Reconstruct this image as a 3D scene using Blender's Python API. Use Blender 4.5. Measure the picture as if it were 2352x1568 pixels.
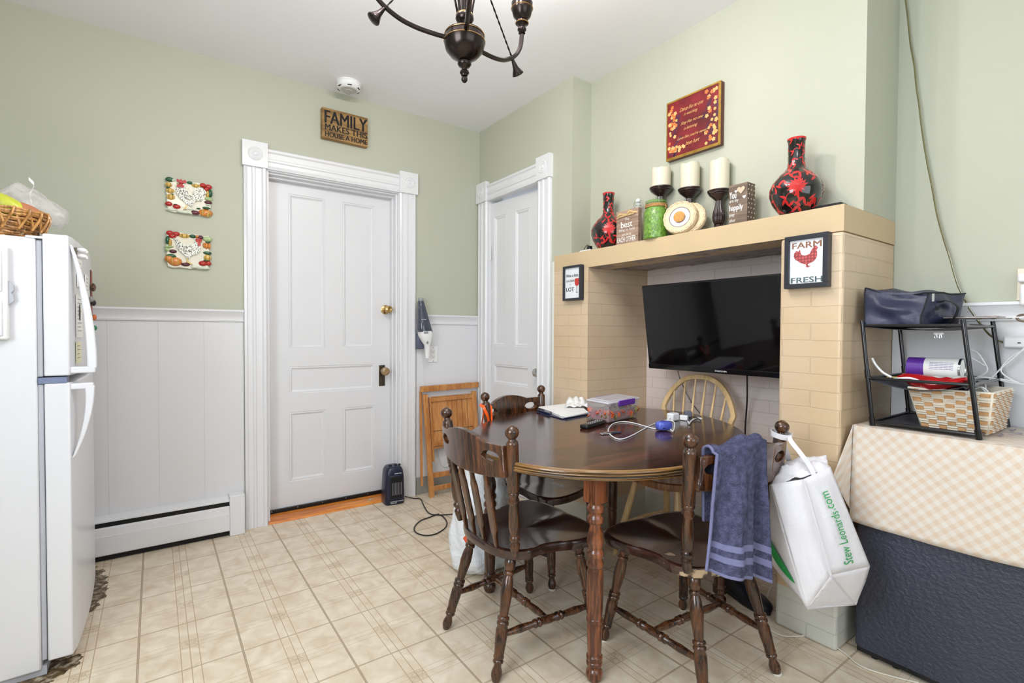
import bpy, bmesh, math, random
import numpy as np
from mathutils import Vector, Matrix, Euler
random.seed(7)
PI=math.pi
for o in list(bpy.data.objects): bpy.data.objects.remove(o)
SC=bpy.context.scene; COL=SC.collection
# ------------------------------------------------------------------ camera
CAM=np.array([-1.99805771,-3.22439632,1.14978901]); YAW=-0.621240864; PITCH=-0.0204318054; ROLL=0.00492694513; FPX=1145.68923
_fw=np.array([-math.sin(YAW)*math.cos(PITCH),math.cos(YAW)*math.cos(PITCH),math.sin(PITCH)])
_r0=np.cross(_fw,[0,0,1]);_r0/=np.linalg.norm(_r0);_u0=np.cross(_r0,_fw)
_r=_r0*math.cos(ROLL)+_u0*math.sin(ROLL);_u=-_r0*math.sin(ROLL)+_u0*math.cos(ROLL)
cd=bpy.data.cameras.new('camera');cam=bpy.data.objects.new('camera',cd);COL.objects.link(cam)
cam.matrix_world=Matrix(((_r[0],_u[0],-_fw[0],CAM[0]),(_r[1],_u[1],-_fw[1],CAM[1]),(_r[2],_u[2],-_fw[2],CAM[2]),(0,0,0,1)))
cd.sensor_width=36;cd.lens=FPX/2352*36;cd.clip_start=.02;SC.camera=cam
# measuring helpers: the point of a known world plane seen at a position of the 2352x1568 photograph
def _ray(u,v): return _fw+_r*(u-1176)/FPX-_u*(v-784)/FPX
def XP(u,v,x): d=_ray(u,v);return Vector(CAM+d*(x-CAM[0])/d[0])
def YP(u,v,y): d=_ray(u,v);return Vector(CAM+d*(y-CAM[1])/d[1])
def ZP(u,v,z): d=_ray(u,v);return Vector(CAM+d*(z-CAM[2])/d[2])
def DP(u,v,t): return Vector(CAM+_ray(u,v)*t)
# ------------------------------------------------------------------ view, world, lights
SC.view_settings.view_transform='Standard';SC.view_settings.look='None';SC.view_settings.gamma=1;SC.view_settings.use_curve_mapping=False
SC.view_settings.exposure=0.27
w=bpy.data.worlds.new('daylight');SC.world=w;w.use_nodes=True
w.node_tree.nodes['Background'].inputs[0].default_value=(.75,.85,1,1);w.node_tree.nodes['Background'].inputs[1].default_value=1.0
def area(name,loc,direction,sx,sy,power,col):
    l=bpy.data.lights.new(name,'AREA');l.shape='RECTANGLE';l.size=sx;l.size_y=sy;l.energy=power;l.color=col
    o=bpy.data.objects.new(name,l);COL.objects.link(o);o.location=loc
    o.rotation_euler=Vector(direction).to_track_quat('-Z','Y').to_euler();return o
area('window_daylight_left',(-3.06,-2.75,1.65),(1,.0,-.02),1.1,1.2,36,(.86,.93,1))
area('window_daylight_front',(-1.1,-4.66,1.6),(0.05,1,-.02),1.9,1.4,12,(.86,.93,1))
area('ceiling_fill_added',(-1.9,-3.6,2.60),(0,0,-1),.5,.5,6,(1,.97,.95))  # weak fill light added under the ceiling behind the camera, no fixture there
# ------------------------------------------------------------------ materials
def C(r,g,b):
    f=lambda c:(c/255/12.92) if c/255<=.04045 else ((c/255+.055)/1.055)**2.4
    return (f(r),f(g),f(b),1)
MATS={}
def mat(name,col,rough=.5,metal=0,noise=.05,nscale=8,bump=0,bscale=40,spec=.5,trans=0,ior=1.45,alpha=1,coat=0,emit=None,sub=0,stretch=(1,1,1)):
    if name in MATS: return MATS[name]
    m=bpy.data.materials.new(name);m.use_nodes=True;nt=m.node_tree;N=nt.nodes;L=nt.links
    b=N['Principled BSDF'];tc=N.new('ShaderNodeTexCoord');mp=N.new('ShaderNodeMapping');mp.inputs['Scale'].default_value=stretch
    L.new(tc.outputs['Object'],mp.inputs[0])
    nz=N.new('ShaderNodeTexNoise');nz.inputs['Scale'].default_value=nscale;nz.inputs['Detail'].default_value=4
    L.new(mp.outputs[0],nz.inputs['Vector'])
    rp=N.new('ShaderNodeValToRGB');c=col
    rp.color_ramp.elements[0].position=.3;rp.color_ramp.elements[1].position=.7
    rp.color_ramp.elements[0].color=tuple(max(0,x*(1-noise)) for x in c[:3])+(1,)
    rp.color_ramp.elements[1].color=tuple(min(1,x*(1+noise)) for x in c[:3])+(1,)
    L.new(nz.outputs['Fac'],rp.inputs[0]);L.new(rp.outputs[0],b.inputs['Base Color'])
    b.inputs['Roughness'].default_value=rough;b.inputs['Metallic'].default_value=metal
    b.inputs['Specular IOR Level'].default_value=spec;b.inputs['IOR'].default_value=ior
    b.inputs['Transmission Weight'].default_value=trans;b.inputs['Alpha'].default_value=alpha;b.inputs['Coat Weight'].default_value=coat
    b.inputs['Subsurface Weight'].default_value=sub
    if sub: b.inputs['Subsurface Scale'].default_value=.01
    if bump:
        n2=N.new('ShaderNodeTexNoise');n2.inputs['Scale'].default_value=bscale;n2.inputs['Detail'].default_value=5
        L.new(mp.outputs[0],n2.inputs['Vector'])
        bp=N.new('ShaderNodeBump');bp.inputs['Strength'].default_value=bump;bp.inputs['Distance'].default_value=.004
        L.new(n2.outputs['Fac'],bp.inputs['Height']);L.new(bp.outputs[0],b.inputs['Normal'])
    MATS[name]=m;return m
def wood(name,dark,light,rough=.3,scale=10,axis=2,coat=.3,dist=3,bump=.15,streak=14,wear=0,lo=.43,hi=.57,mapscale=None,rear=False):
    m=bpy.data.materials.new(name);m.use_nodes=True;nt=m.node_tree;N=nt.nodes;L=nt.links;b=N['Principled BSDF']
    tc=N.new('ShaderNodeTexCoord');mp=N.new('ShaderNodeMapping')
    s=[streak]*3;s[axis]=1.2
    if mapscale: s=mapscale
    mp.inputs['Scale'].default_value=s
    L.new(tc.outputs['Object'],mp.inputs[0])
    nz=N.new('ShaderNodeTexNoise');nz.inputs['Scale'].default_value=scale/4;nz.inputs['Detail'].default_value=6;nz.inputs['Distortion'].default_value=dist*.3
    L.new(mp.outputs[0],nz.inputs['Vector'])
    wv=N.new('ShaderNodeTexNoise');wv.inputs['Scale'].default_value=scale;wv.inputs['Detail'].default_value=8;wv.inputs['Roughness'].default_value=.7
    L.new(mp.outputs[0],wv.inputs['Vector'])
    mx=N.new('ShaderNodeMath');mx.operation='ADD';L.new(nz.outputs['Fac'],mx.inputs[0]);L.new(wv.outputs['Fac'],mx.inputs[1])
    rp=N.new('ShaderNodeValToRGB');rp.color_ramp.elements[0].position=lo;rp.color_ramp.elements[1].position=hi
    hv=N.new('ShaderNodeMath');hv.operation='MULTIPLY';hv.inputs[1].default_value=.5;L.new(mx.outputs[0],hv.inputs[0]);L.new(hv.outputs[0],rp.inputs[0])
    rp.color_ramp.elements[0].color=dark;rp.color_ramp.elements[1].color=light
    out=rp.outputs[0]
    if wear:
        n3=N.new('ShaderNodeTexNoise');n3.inputs['Scale'].default_value=7;n3.inputs['Detail'].default_value=8;L.new(tc.outputs['Object'],n3.inputs['Vector'])
        r3=N.new('ShaderNodeValToRGB');r3.color_ramp.elements[0].position=1-wear;r3.color_ramp.elements[1].position=1-wear+.02;wf_=n3.outputs['Fac']
        if rear:
            sy=N.new('ShaderNodeSeparateXYZ');L.new(tc.outputs['Object'],sy.inputs[0]);m1=N.new('ShaderNodeMath');m1.operation='MULTIPLY_ADD';L.new(sy.outputs['Y'],m1.inputs[0]);m1.inputs[1].default_value=-2.6;m1.inputs[2].default_value=-.29;m1.use_clamp=True
            m2=N.new('ShaderNodeMath');m2.operation='ADD';L.new(wf_,m2.inputs[0]);L.new(m1.outputs[0],m2.inputs[1]);wf_=m2.outputs[0]
        L.new(wf_,r3.inputs[0])
        mm=N.new('ShaderNodeMix');mm.data_type='RGBA';L.new(r3.outputs[0],mm.inputs[0]);L.new(out,mm.inputs[6]);mm.inputs[7].default_value=C(190,165,135);out=mm.outputs[2]
    L.new(out,b.inputs['Base Color']);b.inputs['Roughness'].default_value=rough;b.inputs['Coat Weight'].default_value=coat;b.inputs['Coat Roughness'].default_value=.12
    bp=N.new('ShaderNodeBump');bp.inputs['Strength'].default_value=bump;bp.inputs['Distance'].default_value=.001;L.new(wv.outputs['Fac'],bp.inputs['Height']);L.new(bp.outputs[0],b.inputs['Normal'])
    MATS[name]=m;return m
WHITE=mat('white_paint',C(222,222,225),.35,noise=.012,nscale=3,bump=.06,bscale=14)
TRIMW=mat('white_gloss_trim',C(226,226,229),.25,noise=.01,nscale=3,bump=.05,bscale=20)
CEIL=mat('ceiling_white',C(243,243,246),.8,noise=.01,nscale=1.5)
GREEN=mat('sage_green_wall',C(184,186,169),.55,noise=.015,nscale=1.5,bump=.12,bscale=9)
BLACKP=mat('black_plastic',C(24,24,27),.35,noise=.1)
BLACKM=mat('black_metal',C(16,15,19),.18,noise=.1,spec=.7)
WPL=mat('white_plastic',C(235,235,236),.3,noise=.01)
CHROME=mat('chrome',C(200,200,205),.15,1,noise=.02)
BRASS=mat('brass',C(190,160,105),.22,1,noise=.1,nscale=30)
OLDM=mat('antique_metal',C(120,112,98),.3,1,noise=.35,nscale=60)
DARKW=wood('dark_walnut_wood',C(26,13,8),C(104,62,34),.24,scale=8,coat=.45,streak=18,lo=.42,hi=.62)
SEATW=wood('worn_dark_seat_wood',C(38,22,18),C(66,38,28),.22,scale=8,axis=1,coat=.5,streak=10,bump=.08)
SEATX=wood('scuffed_seat_wood',C(38,22,18),C(66,38,28),.25,scale=8,axis=1,coat=.5,streak=10,bump=.08,wear=.34,rear=True)
TOPW=wood('table_top_walnut',C(26,12,9),C(84,42,28),.16,scale=6,axis=0,coat=.2,streak=14,bump=.03,lo=.44,hi=.60)
EDGEW=wood('ribbed_table_edge',C(30,20,12),C(150,110,60),.22,scale=5,coat=.4,mapscale=(1,1,90),bump=.05)
LEGW=wood('reddish_table_leg_wood',C(70,34,18),C(150,86,50),.28,scale=8,coat=.4,streak=14,wear=.3)
HONEY=wood('honey_pine_wood',C(176,112,56),C(206,146,84),.35,scale=8,coat=.25,streak=12)
BEECH=wood('pale_beech_wood',C(212,176,122),C(232,200,150),.35,scale=8,coat=.2,streak=10)
PAINTB=None
def brickmat(nm='painted_brick',c0=C(206,180,146),c1=C(214,192,164)):
    m=bpy.data.materials.new(nm);m.use_nodes=True;nt=m.node_tree;N=nt.nodes;L=nt.links;b=N['Principled BSDF']
    g=N.new('ShaderNodeNewGeometry');sp=N.new('ShaderNodeSeparateXYZ');L.new(g.outputs['Position'],sp.inputs[0])
    sn=N.new('ShaderNodeSeparateXYZ');L.new(g.outputs['True Normal'],sn.inputs[0])
    ab=N.new('ShaderNodeMath');ab.operation='ABSOLUTE';L.new(sn.outputs['X'],ab.inputs[0])
    gt=N.new('ShaderNodeMath');gt.operation='GREATER_THAN';gt.inputs[1].default_value=.5;L.new(ab.outputs[0],gt.inputs[0])
    mu=N.new('ShaderNodeMix');mu.data_type='FLOAT';L.new(gt.outputs[0],mu.inputs[0]);L.new(sp.outputs['X'],mu.inputs[2]);L.new(sp.outputs['Y'],mu.inputs[3])
    cb=N.new('ShaderNodeCombineXYZ');L.new(mu.outputs[0],cb.inputs[0]);L.new(sp.outputs['Z'],cb.inputs[1])
    nz=N.new('ShaderNodeTexNoise');nz.inputs['Scale'].default_value=9;L.new(g.outputs['Position'],nz.inputs['Vector'])
    vm=N.new('ShaderNodeVectorMath');vm.operation='MULTIPLY_ADD';L.new(nz.outputs['Color'],vm.inputs[0]);vm.inputs[1].default_value=(.008,.008,0);L.new(cb.outputs[0],vm.inputs[2])
    br=N.new('ShaderNodeTexBrick');L.new(vm.outputs[0],br.inputs['Vector']);br.inputs['Scale'].default_value=1
    br.inputs['Brick Width'].default_value=.205;br.inputs['Row Height'].default_value=.0625;br.inputs['Mortar Size'].default_value=.0022;br.inputs['Mortar Smooth'].default_value=.35
    br.inputs['Color1'].default_value=(1,1,1,1);br.inputs['Color2'].default_value=(.97,.97,.97,1);br.inputs['Mortar'].default_value=(0,0,0,1)
    n2=N.new('ShaderNodeTexNoise');n2.inputs['Scale'].default_value=28;n2.inputs['Detail'].default_value=7;L.new(g.outputs['Position'],n2.inputs['Vector'])
    ad=N.new('ShaderNodeMath');ad.operation='MULTIPLY_ADD';L.new(n2.outputs['Fac'],ad.inputs[0]);ad.inputs[1].default_value=.45;L.new(br.outputs['Color'],ad.inputs[2])
    bp=N.new('ShaderNodeBump');bp.inputs['Strength'].default_value=.75;bp.inputs['Distance'].default_value=.005;L.new(ad.outputs[0],bp.inputs['Height']);L.new(bp.outputs[0],b.inputs['Normal'])
    # paint: tan above, grey-white band at the foot
    n3=N.new('ShaderNodeTexNoise');n3.inputs['Scale'].default_value=2.2;n3.inputs['Detail'].default_value=3;L.new(g.outputs['Position'],n3.inputs['Vector'])
    rp=N.new('ShaderNodeValToRGB');rp.color_ramp.elements[0].position=.35;rp.color_ramp.elements[1].position=.65
    rp.color_ramp.elements[0].color=c0;rp.color_ramp.elements[1].color=c1;L.new(n3.outputs['Fac'],rp.inputs[0])
    zc=N.new('ShaderNodeMath');zc.operation='LESS_THAN';zc.inputs[1].default_value=.165;L.new(sp.outputs['Z'],zc.inputs[0])
    mx=N.new('ShaderNodeMix');mx.data_type='RGBA';L.new(zc.outputs[0],mx.inputs[0]);L.new(rp.outputs[0],mx.inputs[6]);mx.inputs[7].default_value=C(206,206,198)
    L.new(mx.outputs[2],b.inputs['Base Color']);b.inputs['Roughness'].default_value=.42
    return m
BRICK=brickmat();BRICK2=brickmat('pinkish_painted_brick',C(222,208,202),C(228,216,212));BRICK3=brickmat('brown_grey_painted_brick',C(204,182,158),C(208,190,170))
TAN=mat('tan_paint',C(202,178,142),.45,noise=.03,nscale=3,bump=.1,bscale=14)
SOFF=mat('rough_grey_brown_soffit',C(158,148,144),.28,noise=.25,nscale=30,bump=1.0,bscale=30,stretch=(1.6,.6,1))
MATS['rough_grey_brown_soffit'].node_tree.nodes['Bump'].inputs['Distance'].default_value=.02
def floormat():
    m=bpy.data.materials.new('vinyl_tile_floor');m.use_nodes=True;nt=m.node_tree;N=nt.nodes;L=nt.links;b=N['Principled BSDF']
    g=N.new('ShaderNodeNewGeometry');sp=N.new('ShaderNodeSeparateXYZ');L.new(g.outputs['Position'],sp.inputs[0])
    def M(op,a,b_=None,c=None):
        n=N.new('ShaderNodeMath');n.operation=op
        for i,x in enumerate([a,b_,c]):
            if x is None: continue
            if isinstance(x,(int,float)): n.inputs[i].default_value=x
            else: L.new(x,n.inputs[i])
        return n.outputs[0]
    def frac(sock,per,off): return M('FRACT',M('DIVIDE',M('SUBTRACT',sock,off),per))
    PX,PY=.3052,.3185
    fx=frac(sp.outputs['X'],PX,-2.055-PX*5);fy=frac(sp.outputs['Y'],PY,-.276-PY*30)
    def line(f,c,hw): return M('LESS_THAN',M('ABSOLUTE',M('SUBTRACT',f,c)),hw)
    def edge(f,hw): return M('GREATER_THAN',M('ABSOLUTE',M('SUBTRACT',f,.5)),.5-hw)
    main=M('MAXIMUM',edge(fx,.013),edge(fy,.011))
    core=M('LESS_THAN',M('ABSOLUTE',M('SUBTRACT',M('ABSOLUTE',M('SUBTRACT',fx,.5)),.493)),.002)
    tx=M('MAXIMUM',M('MAXIMUM',line(fx,.40,.0045),line(fx,.492,.0045)),line(fx,.584,.0045))
    ty=M('MAXIMUM',M('MAXIMUM',line(fy,.42,.0032),line(fy,.5,.0032)),line(fy,.58,.0032))
    inb=M('MULTIPLY',M('LESS_THAN',M('ABSOLUTE',M('SUBTRACT',fx,.492)),.092),M('LESS_THAN',M('ABSOLUTE',M('SUBTRACT',fy,.5)),.08))
    nz=N.new('ShaderNodeTexNoise');nz.inputs['Scale'].default_value=14;nz.inputs['Detail'].default_value=6;nz.inputs['Distortion'].default_value=.6;L.new(g.outputs['Position'],nz.inputs['Vector'])
    vo=N.new('ShaderNodeTexVoronoi');vo.feature='DISTANCE_TO_EDGE';vo.inputs['Scale'].default_value=62;L.new(g.outputs['Position'],vo.inputs['Vector'])
    orn=M('MULTIPLY',inb,M('LESS_THAN',vo.outputs['Distance'],.07))
    rp=N.new('ShaderNodeValToRGB');rp.color_ramp.elements[0].position=.3;rp.color_ramp.elements[1].position=.68
    rp.color_ramp.elements[0].color=C(206,188,162);rp.color_ramp.elements[1].color=C(228,216,196);L.new(nz.outputs['Fac'],rp.inputs[0])
    def mixc(f,a,col):
        x=N.new('ShaderNodeMix');x.data_type='RGBA';L.new(f,x.inputs[0]);L.new(a,x.inputs[6]);x.inputs[7].default_value=col;return x.outputs[2]
    c=mixc(M('MULTIPLY',inb,.25),rp.outputs[0],C(190,170,138))
    c=mixc(M('MULTIPLY',orn,.4),c,C(165,140,108))
    c=mixc(M('MULTIPLY',ty,.6),c,C(170,148,120));c=mixc(M('MULTIPLY',tx,.85),c,C(172,146,112));c=mixc(M('MULTIPLY',main,.8),c,C(172,152,126))
    c=mixc(M('MULTIPLY',core,.55),c,C(96,80,62))
    # wear at the left near the refrigerator: torn patches
    dmg=N.new('ShaderNodeTexNoise');dmg.inputs['Scale'].default_value=16;dmg.inputs['Detail'].default_value=5;L.new(g.outputs['Position'],dmg.inputs['Vector'])
    def blob(cx,cy,rx,ry):
        a=M('DIVIDE',M('SUBTRACT',sp.outputs['X'],cx),rx);b2=M('DIVIDE',M('SUBTRACT',sp.outputs['Y'],cy),ry)
        r=M('ADD',M('MULTIPLY',a,a),M('MULTIPLY',b2,b2));return M('LESS_THAN',M('ADD',r,M('MULTIPLY',M('SUBTRACT',dmg.outputs['Fac'],.5),3.2)),1)
    bl=M('MAXIMUM',blob(-2.285,-.38,.105,.27),blob(-2.31,-.98,.10,.08))
    n4=N.new('ShaderNodeTexNoise');n4.inputs['Scale'].default_value=45;n4.inputs['Detail'].default_value=6;L.new(g.outputs['Position'],n4.inputs['Vector'])
    r4=N.new('ShaderNodeValToRGB');e=r4.color_ramp.elements;e[0].position=.35;e[0].color=C(52,40,26);e[1].position=.62;e[1].color=C(168,158,140)
    e2=r4.color_ramp.elements.new(.5);e2.color=C(104,84,56);L.new(n4.outputs['Fac'],r4.inputs[0])
    x=N.new('ShaderNodeMix');x.data_type='RGBA';L.new(bl,x.inputs[0]);L.new(c,x.inputs[6]);L.new(r4.outputs[0],x.inputs[7])
    L.new(x.outputs[2],b.inputs['Base Color']);b.inputs['Roughness'].default_value=.42
    bp=N.new('ShaderNodeBump');bp.inputs['Strength'].default_value=.25;bp.inputs['Distance'].default_value=.001;bp.invert=True
    L.new(M('ADD',M('MAXIMUM',main,tx),M('MULTIPLY',bl,M('MULTIPLY',n4.outputs['Fac'],6))),bp.inputs['Height']);L.new(bp.outputs[0],b.inputs['Normal'])
    return m
FLOOR=floormat()
# ------------------------------------------------------------------ mesh builder
class MB:
    def __init__(s): s.v=[];s.f=[];s.m=[];s.cur=0
    def mi(s,i): s.cur=i;return s
    def add(s,vs,fs):
        n=len(s.v);s.v+=[tuple(x) for x in vs]
        for f in fs: s.f.append([i+n for i in f]);s.m.append(s.cur)
        return s
    def box(s,lo,hi,M=None):
        x0,y0,z0=lo;x1,y1,z1=hi
        vs=[Vector(p) for p in ((x0,y0,z0),(x1,y0,z0),(x1,y1,z0),(x0,y1,z0),(x0,y0,z1),(x1,y0,z1),(x1,y1,z1),(x0,y1,z1))]
        if M is not None: vs=[M@x for x in vs]
        return s.add(vs,[(0,3,2,1),(4,5,6,7),(0,1,5,4),(1,2,6,5),(2,3,7,6),(3,0,4,7)])
    def hexa(s,b,t):   # b,t: four bottom and top points, counterclockwise from above
        return s.add(list(b)+list(t),[(0,3,2,1),(4,5,6,7),(0,1,5,4),(1,2,6,5),(2,3,7,6),(3,0,4,7)])
    def lathe(s,prof,O=(0,0,0),A=(0,0,1),n=24,sx=1,sy=1,flute=None,close=True):
        O=Vector(O);A=Vector(A).normalized();U=A.orthogonal().normalized()
        if abs(A.z)>.999: U=Vector((1,0,0))
        V=A.cross(U);vs=[];fs=[]
        for k,(r,z) in enumerate(prof):
            for i in range(n):
                a=2*PI*i/n;rr=max(r,1e-5)
                if flute and flute[0]<=z<=flute[1]: rr*=1-flute[3]*(.5+.5*math.cos(flute[2]*a))
                vs.append(O+A*z+U*rr*sx*math.cos(a)+V*rr*sy*math.sin(a))
        for k in range(len(prof)-1):
            for i in range(n):
                j=(i+1)%n;fs.append((k*n+i,k*n+j,(k+1)*n+j,(k+1)*n+i))
        if close: fs.append(tuple(range(n))[::-1]);fs.append(tuple(len(vs)-n+i for i in range(n)))
        return s.add(vs,fs)
    def cyl(s,p0,p1,r0,r1=None,n=16):
        p0=Vector(p0);p1=Vector(p1);L=(p1-p0).length
        return s.lathe([(r0,0),(r0 if r1 is None else r1,L)],p0,p1-p0,n)
    def turned(s,p0,p1,prof,n=18):   # prof: (t in 0..1, radius)
        p0=Vector(p0);p1=Vector(p1);L=(p1-p0).length
        return s.lathe([(r,t*L) for t,r in prof],p0,p1-p0,n)
    def ell(s,c,rx,ry,rz,M=None,nu=16,nv=10):
        c=Vector(c);M=M or Matrix.Identity(3);vs=[];fs=[]
        for j in range(nv+1):
            ph=PI*j/nv
            for i in range(nu):
                a=2*PI*i/nu;vs.append(c+M@Vector((rx*math.sin(ph)*math.cos(a),ry*math.sin(ph)*math.sin(a),rz*math.cos(ph))))
        for j in range(nv):
            for i in range(nu): k=(i+1)%nu;fs.append((j*nu+i,(j+1)*nu+i,(j+1)*nu+k,j*nu+k))
        return s.add(vs,fs)
    def tube(s,pts,r,n=8,flat=None,smooth=True,closed=False):
        P=[Vector(p) for p in pts]
        if smooth and len(P)>2: P=spline(P,6,closed)
        vs=[];fs=[];prev=None;m=len(P)
        for k,p in enumerate(P):
            if closed: t=(P[(k+1)%m]-P[k-1]).normalized()
            else: t=(P[min(k+1,m-1)]-P[max(k-1,0)]).normalized()
            if prev is None: u=t.orthogonal().normalized()
            else:
                u=prev-t*prev.dot(t)
                u=u.normalized() if u.length>1e-6 else t.orthogonal().normalized()
            prev=u;v=t.cross(u);rr=r(k/(m-1)) if callable(r) else r
            for i in range(n):
                a=2*PI*i/n;vs.append(p+u*rr*math.cos(a)+v*rr*math.sin(a)*(flat or 1))
        for k in range(m if closed else m-1):
            for i in range(n):
                j=(i+1)%n;k2=(k+1)%m;fs.append((k*n+i,k*n+j,k2*n+j,k2*n+i))
        if not closed: fs.append(tuple(range(n))[::-1]);fs.append(tuple((m-1)*n+i for i in range(n)))
        return s.add(vs,fs)
    def ribbon(s,pts,W,th):   # flat strap along pts; W vector (full width)
        P=spline([Vector(p) for p in pts],6);W=Vector(W)/2;vs=[];fs=[];m=len(P)
        for k,p in enumerate(P):
            t=(P[min(k+1,m-1)]-P[max(k-1,0)]).normalized();nn=t.cross(W).normalized()*th/2
            vs+=[p-W-nn,p+W-nn,p+W+nn,p-W+nn]
        for k in range(m-1):
            a=4*k;b=a+4
            for i in range(4): j=(i+1)%4;fs.append((a+i,a+j,b+j,b+i))
        fs.append((3,2,1,0));fs.append(tuple(4*(m-1)+i for i in range(4)))
        return s.add(vs,fs)
    def prism(s,out,O,U,V,N):   # outline [(a,b)], extruded by vector N from plane O,U,V
        O=Vector(O);U=Vector(U);V=Vector(V);N=Vector(N);n=len(out)
        vs=[O+U*a+V*b for a,b in out]+[O+U*a+V*b+N for a,b in out]
        fs=[tuple(range(n))[::-1],tuple(range(n,2*n))]+[(i,(i+1)%n,(i+1)%n+n,i+n) for i in range(n)]
        return s.add(vs,fs)
    def flat(s,out,O,U,V):
        O=Vector(O);U=Vector(U);V=Vector(V);return s.add([O+U*a+V*b for a,b in out],[tuple(range(len(out)))])
    def grid(s,fn,nu,nv,close_u=False):
        vs=[fn(i/nu if close_u else i/(nu),j/nv) for j in range(nv+1) for i in range(nu if close_u else nu+1)]
        w=nu if close_u else nu+1;fs=[]
        for j in range(nv):
            for i in range(nu):
                k=(i+1)%w if close_u else i+1;fs.append((j*w+i,j*w+k,(j+1)*w+k,(j+1)*w+i))
        return s.add(vs,fs)
    def text(s,txt,O,U,V,w,h,bold=.0,off=.0008,shear=0,spacing=1):
        if bold and not callable(w):
            O=Vector(O);U=Vector(U).normalized()
            for i,k in enumerate((-1,0,1)): s.text(txt,O+U*k*min(bold,.02)*h*1.6,U,V,w,h,0,off+.00015*i,shear,spacing)
            return s
        c=bpy.data.curves.new('t','FONT');c.body=txt;c.size=1;c.shear=shear;c.space_character=spacing;c.resolution_u=3
        o=bpy.data.objects.new('t',c);COL.objects.link(o)
        me=o.to_mesh();vs=[v.co.copy() for v in me.vertices];fs=[tuple(p.vertices) for p in me.polygons];o.to_mesh_clear()
        bpy.data.objects.remove(o);bpy.data.curves.remove(c)
        if not vs: return s
        x0=min(v.x for v in vs);x1=max(v.x for v in vs);y0=min(v.y for v in vs);y1=max(v.y for v in vs)
        O=Vector(O);U=Vector(U).normalized();V=Vector(V).normalized();N=U.cross(V)*off
        if callable(w): return s.add([w((v.x-x0)/(x1-x0),(v.y-y0)/(y1-y0)) for v in vs],fs)
        return s.add([O+U*((v.x-x0)/(x1-x0)*w)+V*((v.y-y0)/(y1-y0)*h)+N for v in vs],fs)
    def build(s,name,mats,parent=None,local=False,angle=35,bevel=0,solid=0,subsurf=0,seg=2,keep=False):
        if not isinstance(mats,(list,tuple)): mats=[mats]
        me=bpy.data.meshes.new(name);vs=[Vector(v) for v in s.v];loc=Vector((0,0,0))
        if not local and not keep:
            if parent is not None:
                off=world_loc(parent);vs=[v-off for v in vs]
            else:
                lo=Vector([min(v[i] for v in vs) for i in range(3)]);hi=Vector([max(v[i] for v in vs) for i in range(3)])
                loc=Vector(((lo.x+hi.x)/2,(lo.y+hi.y)/2,lo.z));vs=[v-loc for v in vs]
        me.from_pydata([tuple(v) for v in vs],[],s.f)
        for m in mats: me.materials.append(m)
        if len(mats)>1: me.polygons.foreach_set('material_index',s.m)
        bm=bmesh.new();bm.from_mesh(me)
        if getattr(s,'merge',False): bmesh.ops.remove_doubles(bm,verts=bm.verts,dist=1e-5)
        if not solid: bmesh.ops.recalc_face_normals(bm,faces=bm.faces) if not getattr(s,'norecalc',False) else None
        bm.to_mesh(me);bm.free()
        me.polygons.foreach_set('use_smooth',[True]*len(me.polygons));me.set_sharp_from_angle(angle=math.radians(angle));me.update()
        o=bpy.data.objects.new(name,me);COL.objects.link(o);o.location=loc
        if parent is not None: o.parent=parent
        if solid: md=o.modifiers.new('thickness','SOLIDIFY');md.thickness=solid;md.offset=0
        if bevel: md=o.modifiers.new('bevel','BEVEL');md.width=bevel;md.segments=seg;md.limit_method='ANGLE';md.angle_limit=math.radians(40)
        if subsurf: md=o.modifiers.new('sub','SUBSURF');md.levels=subsurf;md.render_levels=subsurf
        return o
def spline(P,k=6,closed=False):
    out=[];n=len(P);rng=n if closed else n-1
    for i in range(rng):
        if closed: a,b,c,d=P[i-1],P[i],P[(i+1)%n],P[(i+2)%n]
        else: a,b,c,d=P[max(i-1,0)],P[i],P[i+1],P[min(i+2,n-1)]
        for j in range(k):
            t=j/k;out.append(.5*((2*b)+(c-a)*t+(2*a-5*b+4*c-d)*t*t+(3*b-a-3*c+d)*t**3))
    if not closed: out.append(P[-1])
    return out
def world_loc(o):
    v=Vector(o.location)
    while o.parent: o=o.parent;v+=Vector(o.location)
    return v
def tag(o,label,cat,group=None):
    o['label']=label;o['category']=cat
    if group: o['group']=group
    return o
def thing(name,loc,label,cat,group=None,rz=0):
    o=bpy.data.objects.new(name,None);COL.objects.link(o);o.location=loc;o.rotation_euler=(0,0,rz);o.empty_display_size=.05;return tag(o,label,cat,group)
def struct(o): o['kind']='structure';return o
VX,VY,VZ=Vector((1,0,0)),Vector((0,1,0)),Vector((0,0,1))
H=2.645
# ================================================================== ROOM
XL,YF,XA,XC=-3.1,-4.7,.477,.153       # left wall, front wall, alcove wall plane, chimney breast plane
YB=-1.03; YS=-2.466                    # where the closet wall ends / fireplace side
ZM,ZO=1.607,1.512
struct(MB().box((XL-.1,YF-.1,-.06),(XA+.1,.16,0)).build('floor',FLOOR,keep=True))
struct(MB().box((XL-.1,YF-.1,H),(XA+.1,.12,H+.08)).build('ceiling',CEIL))
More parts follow.
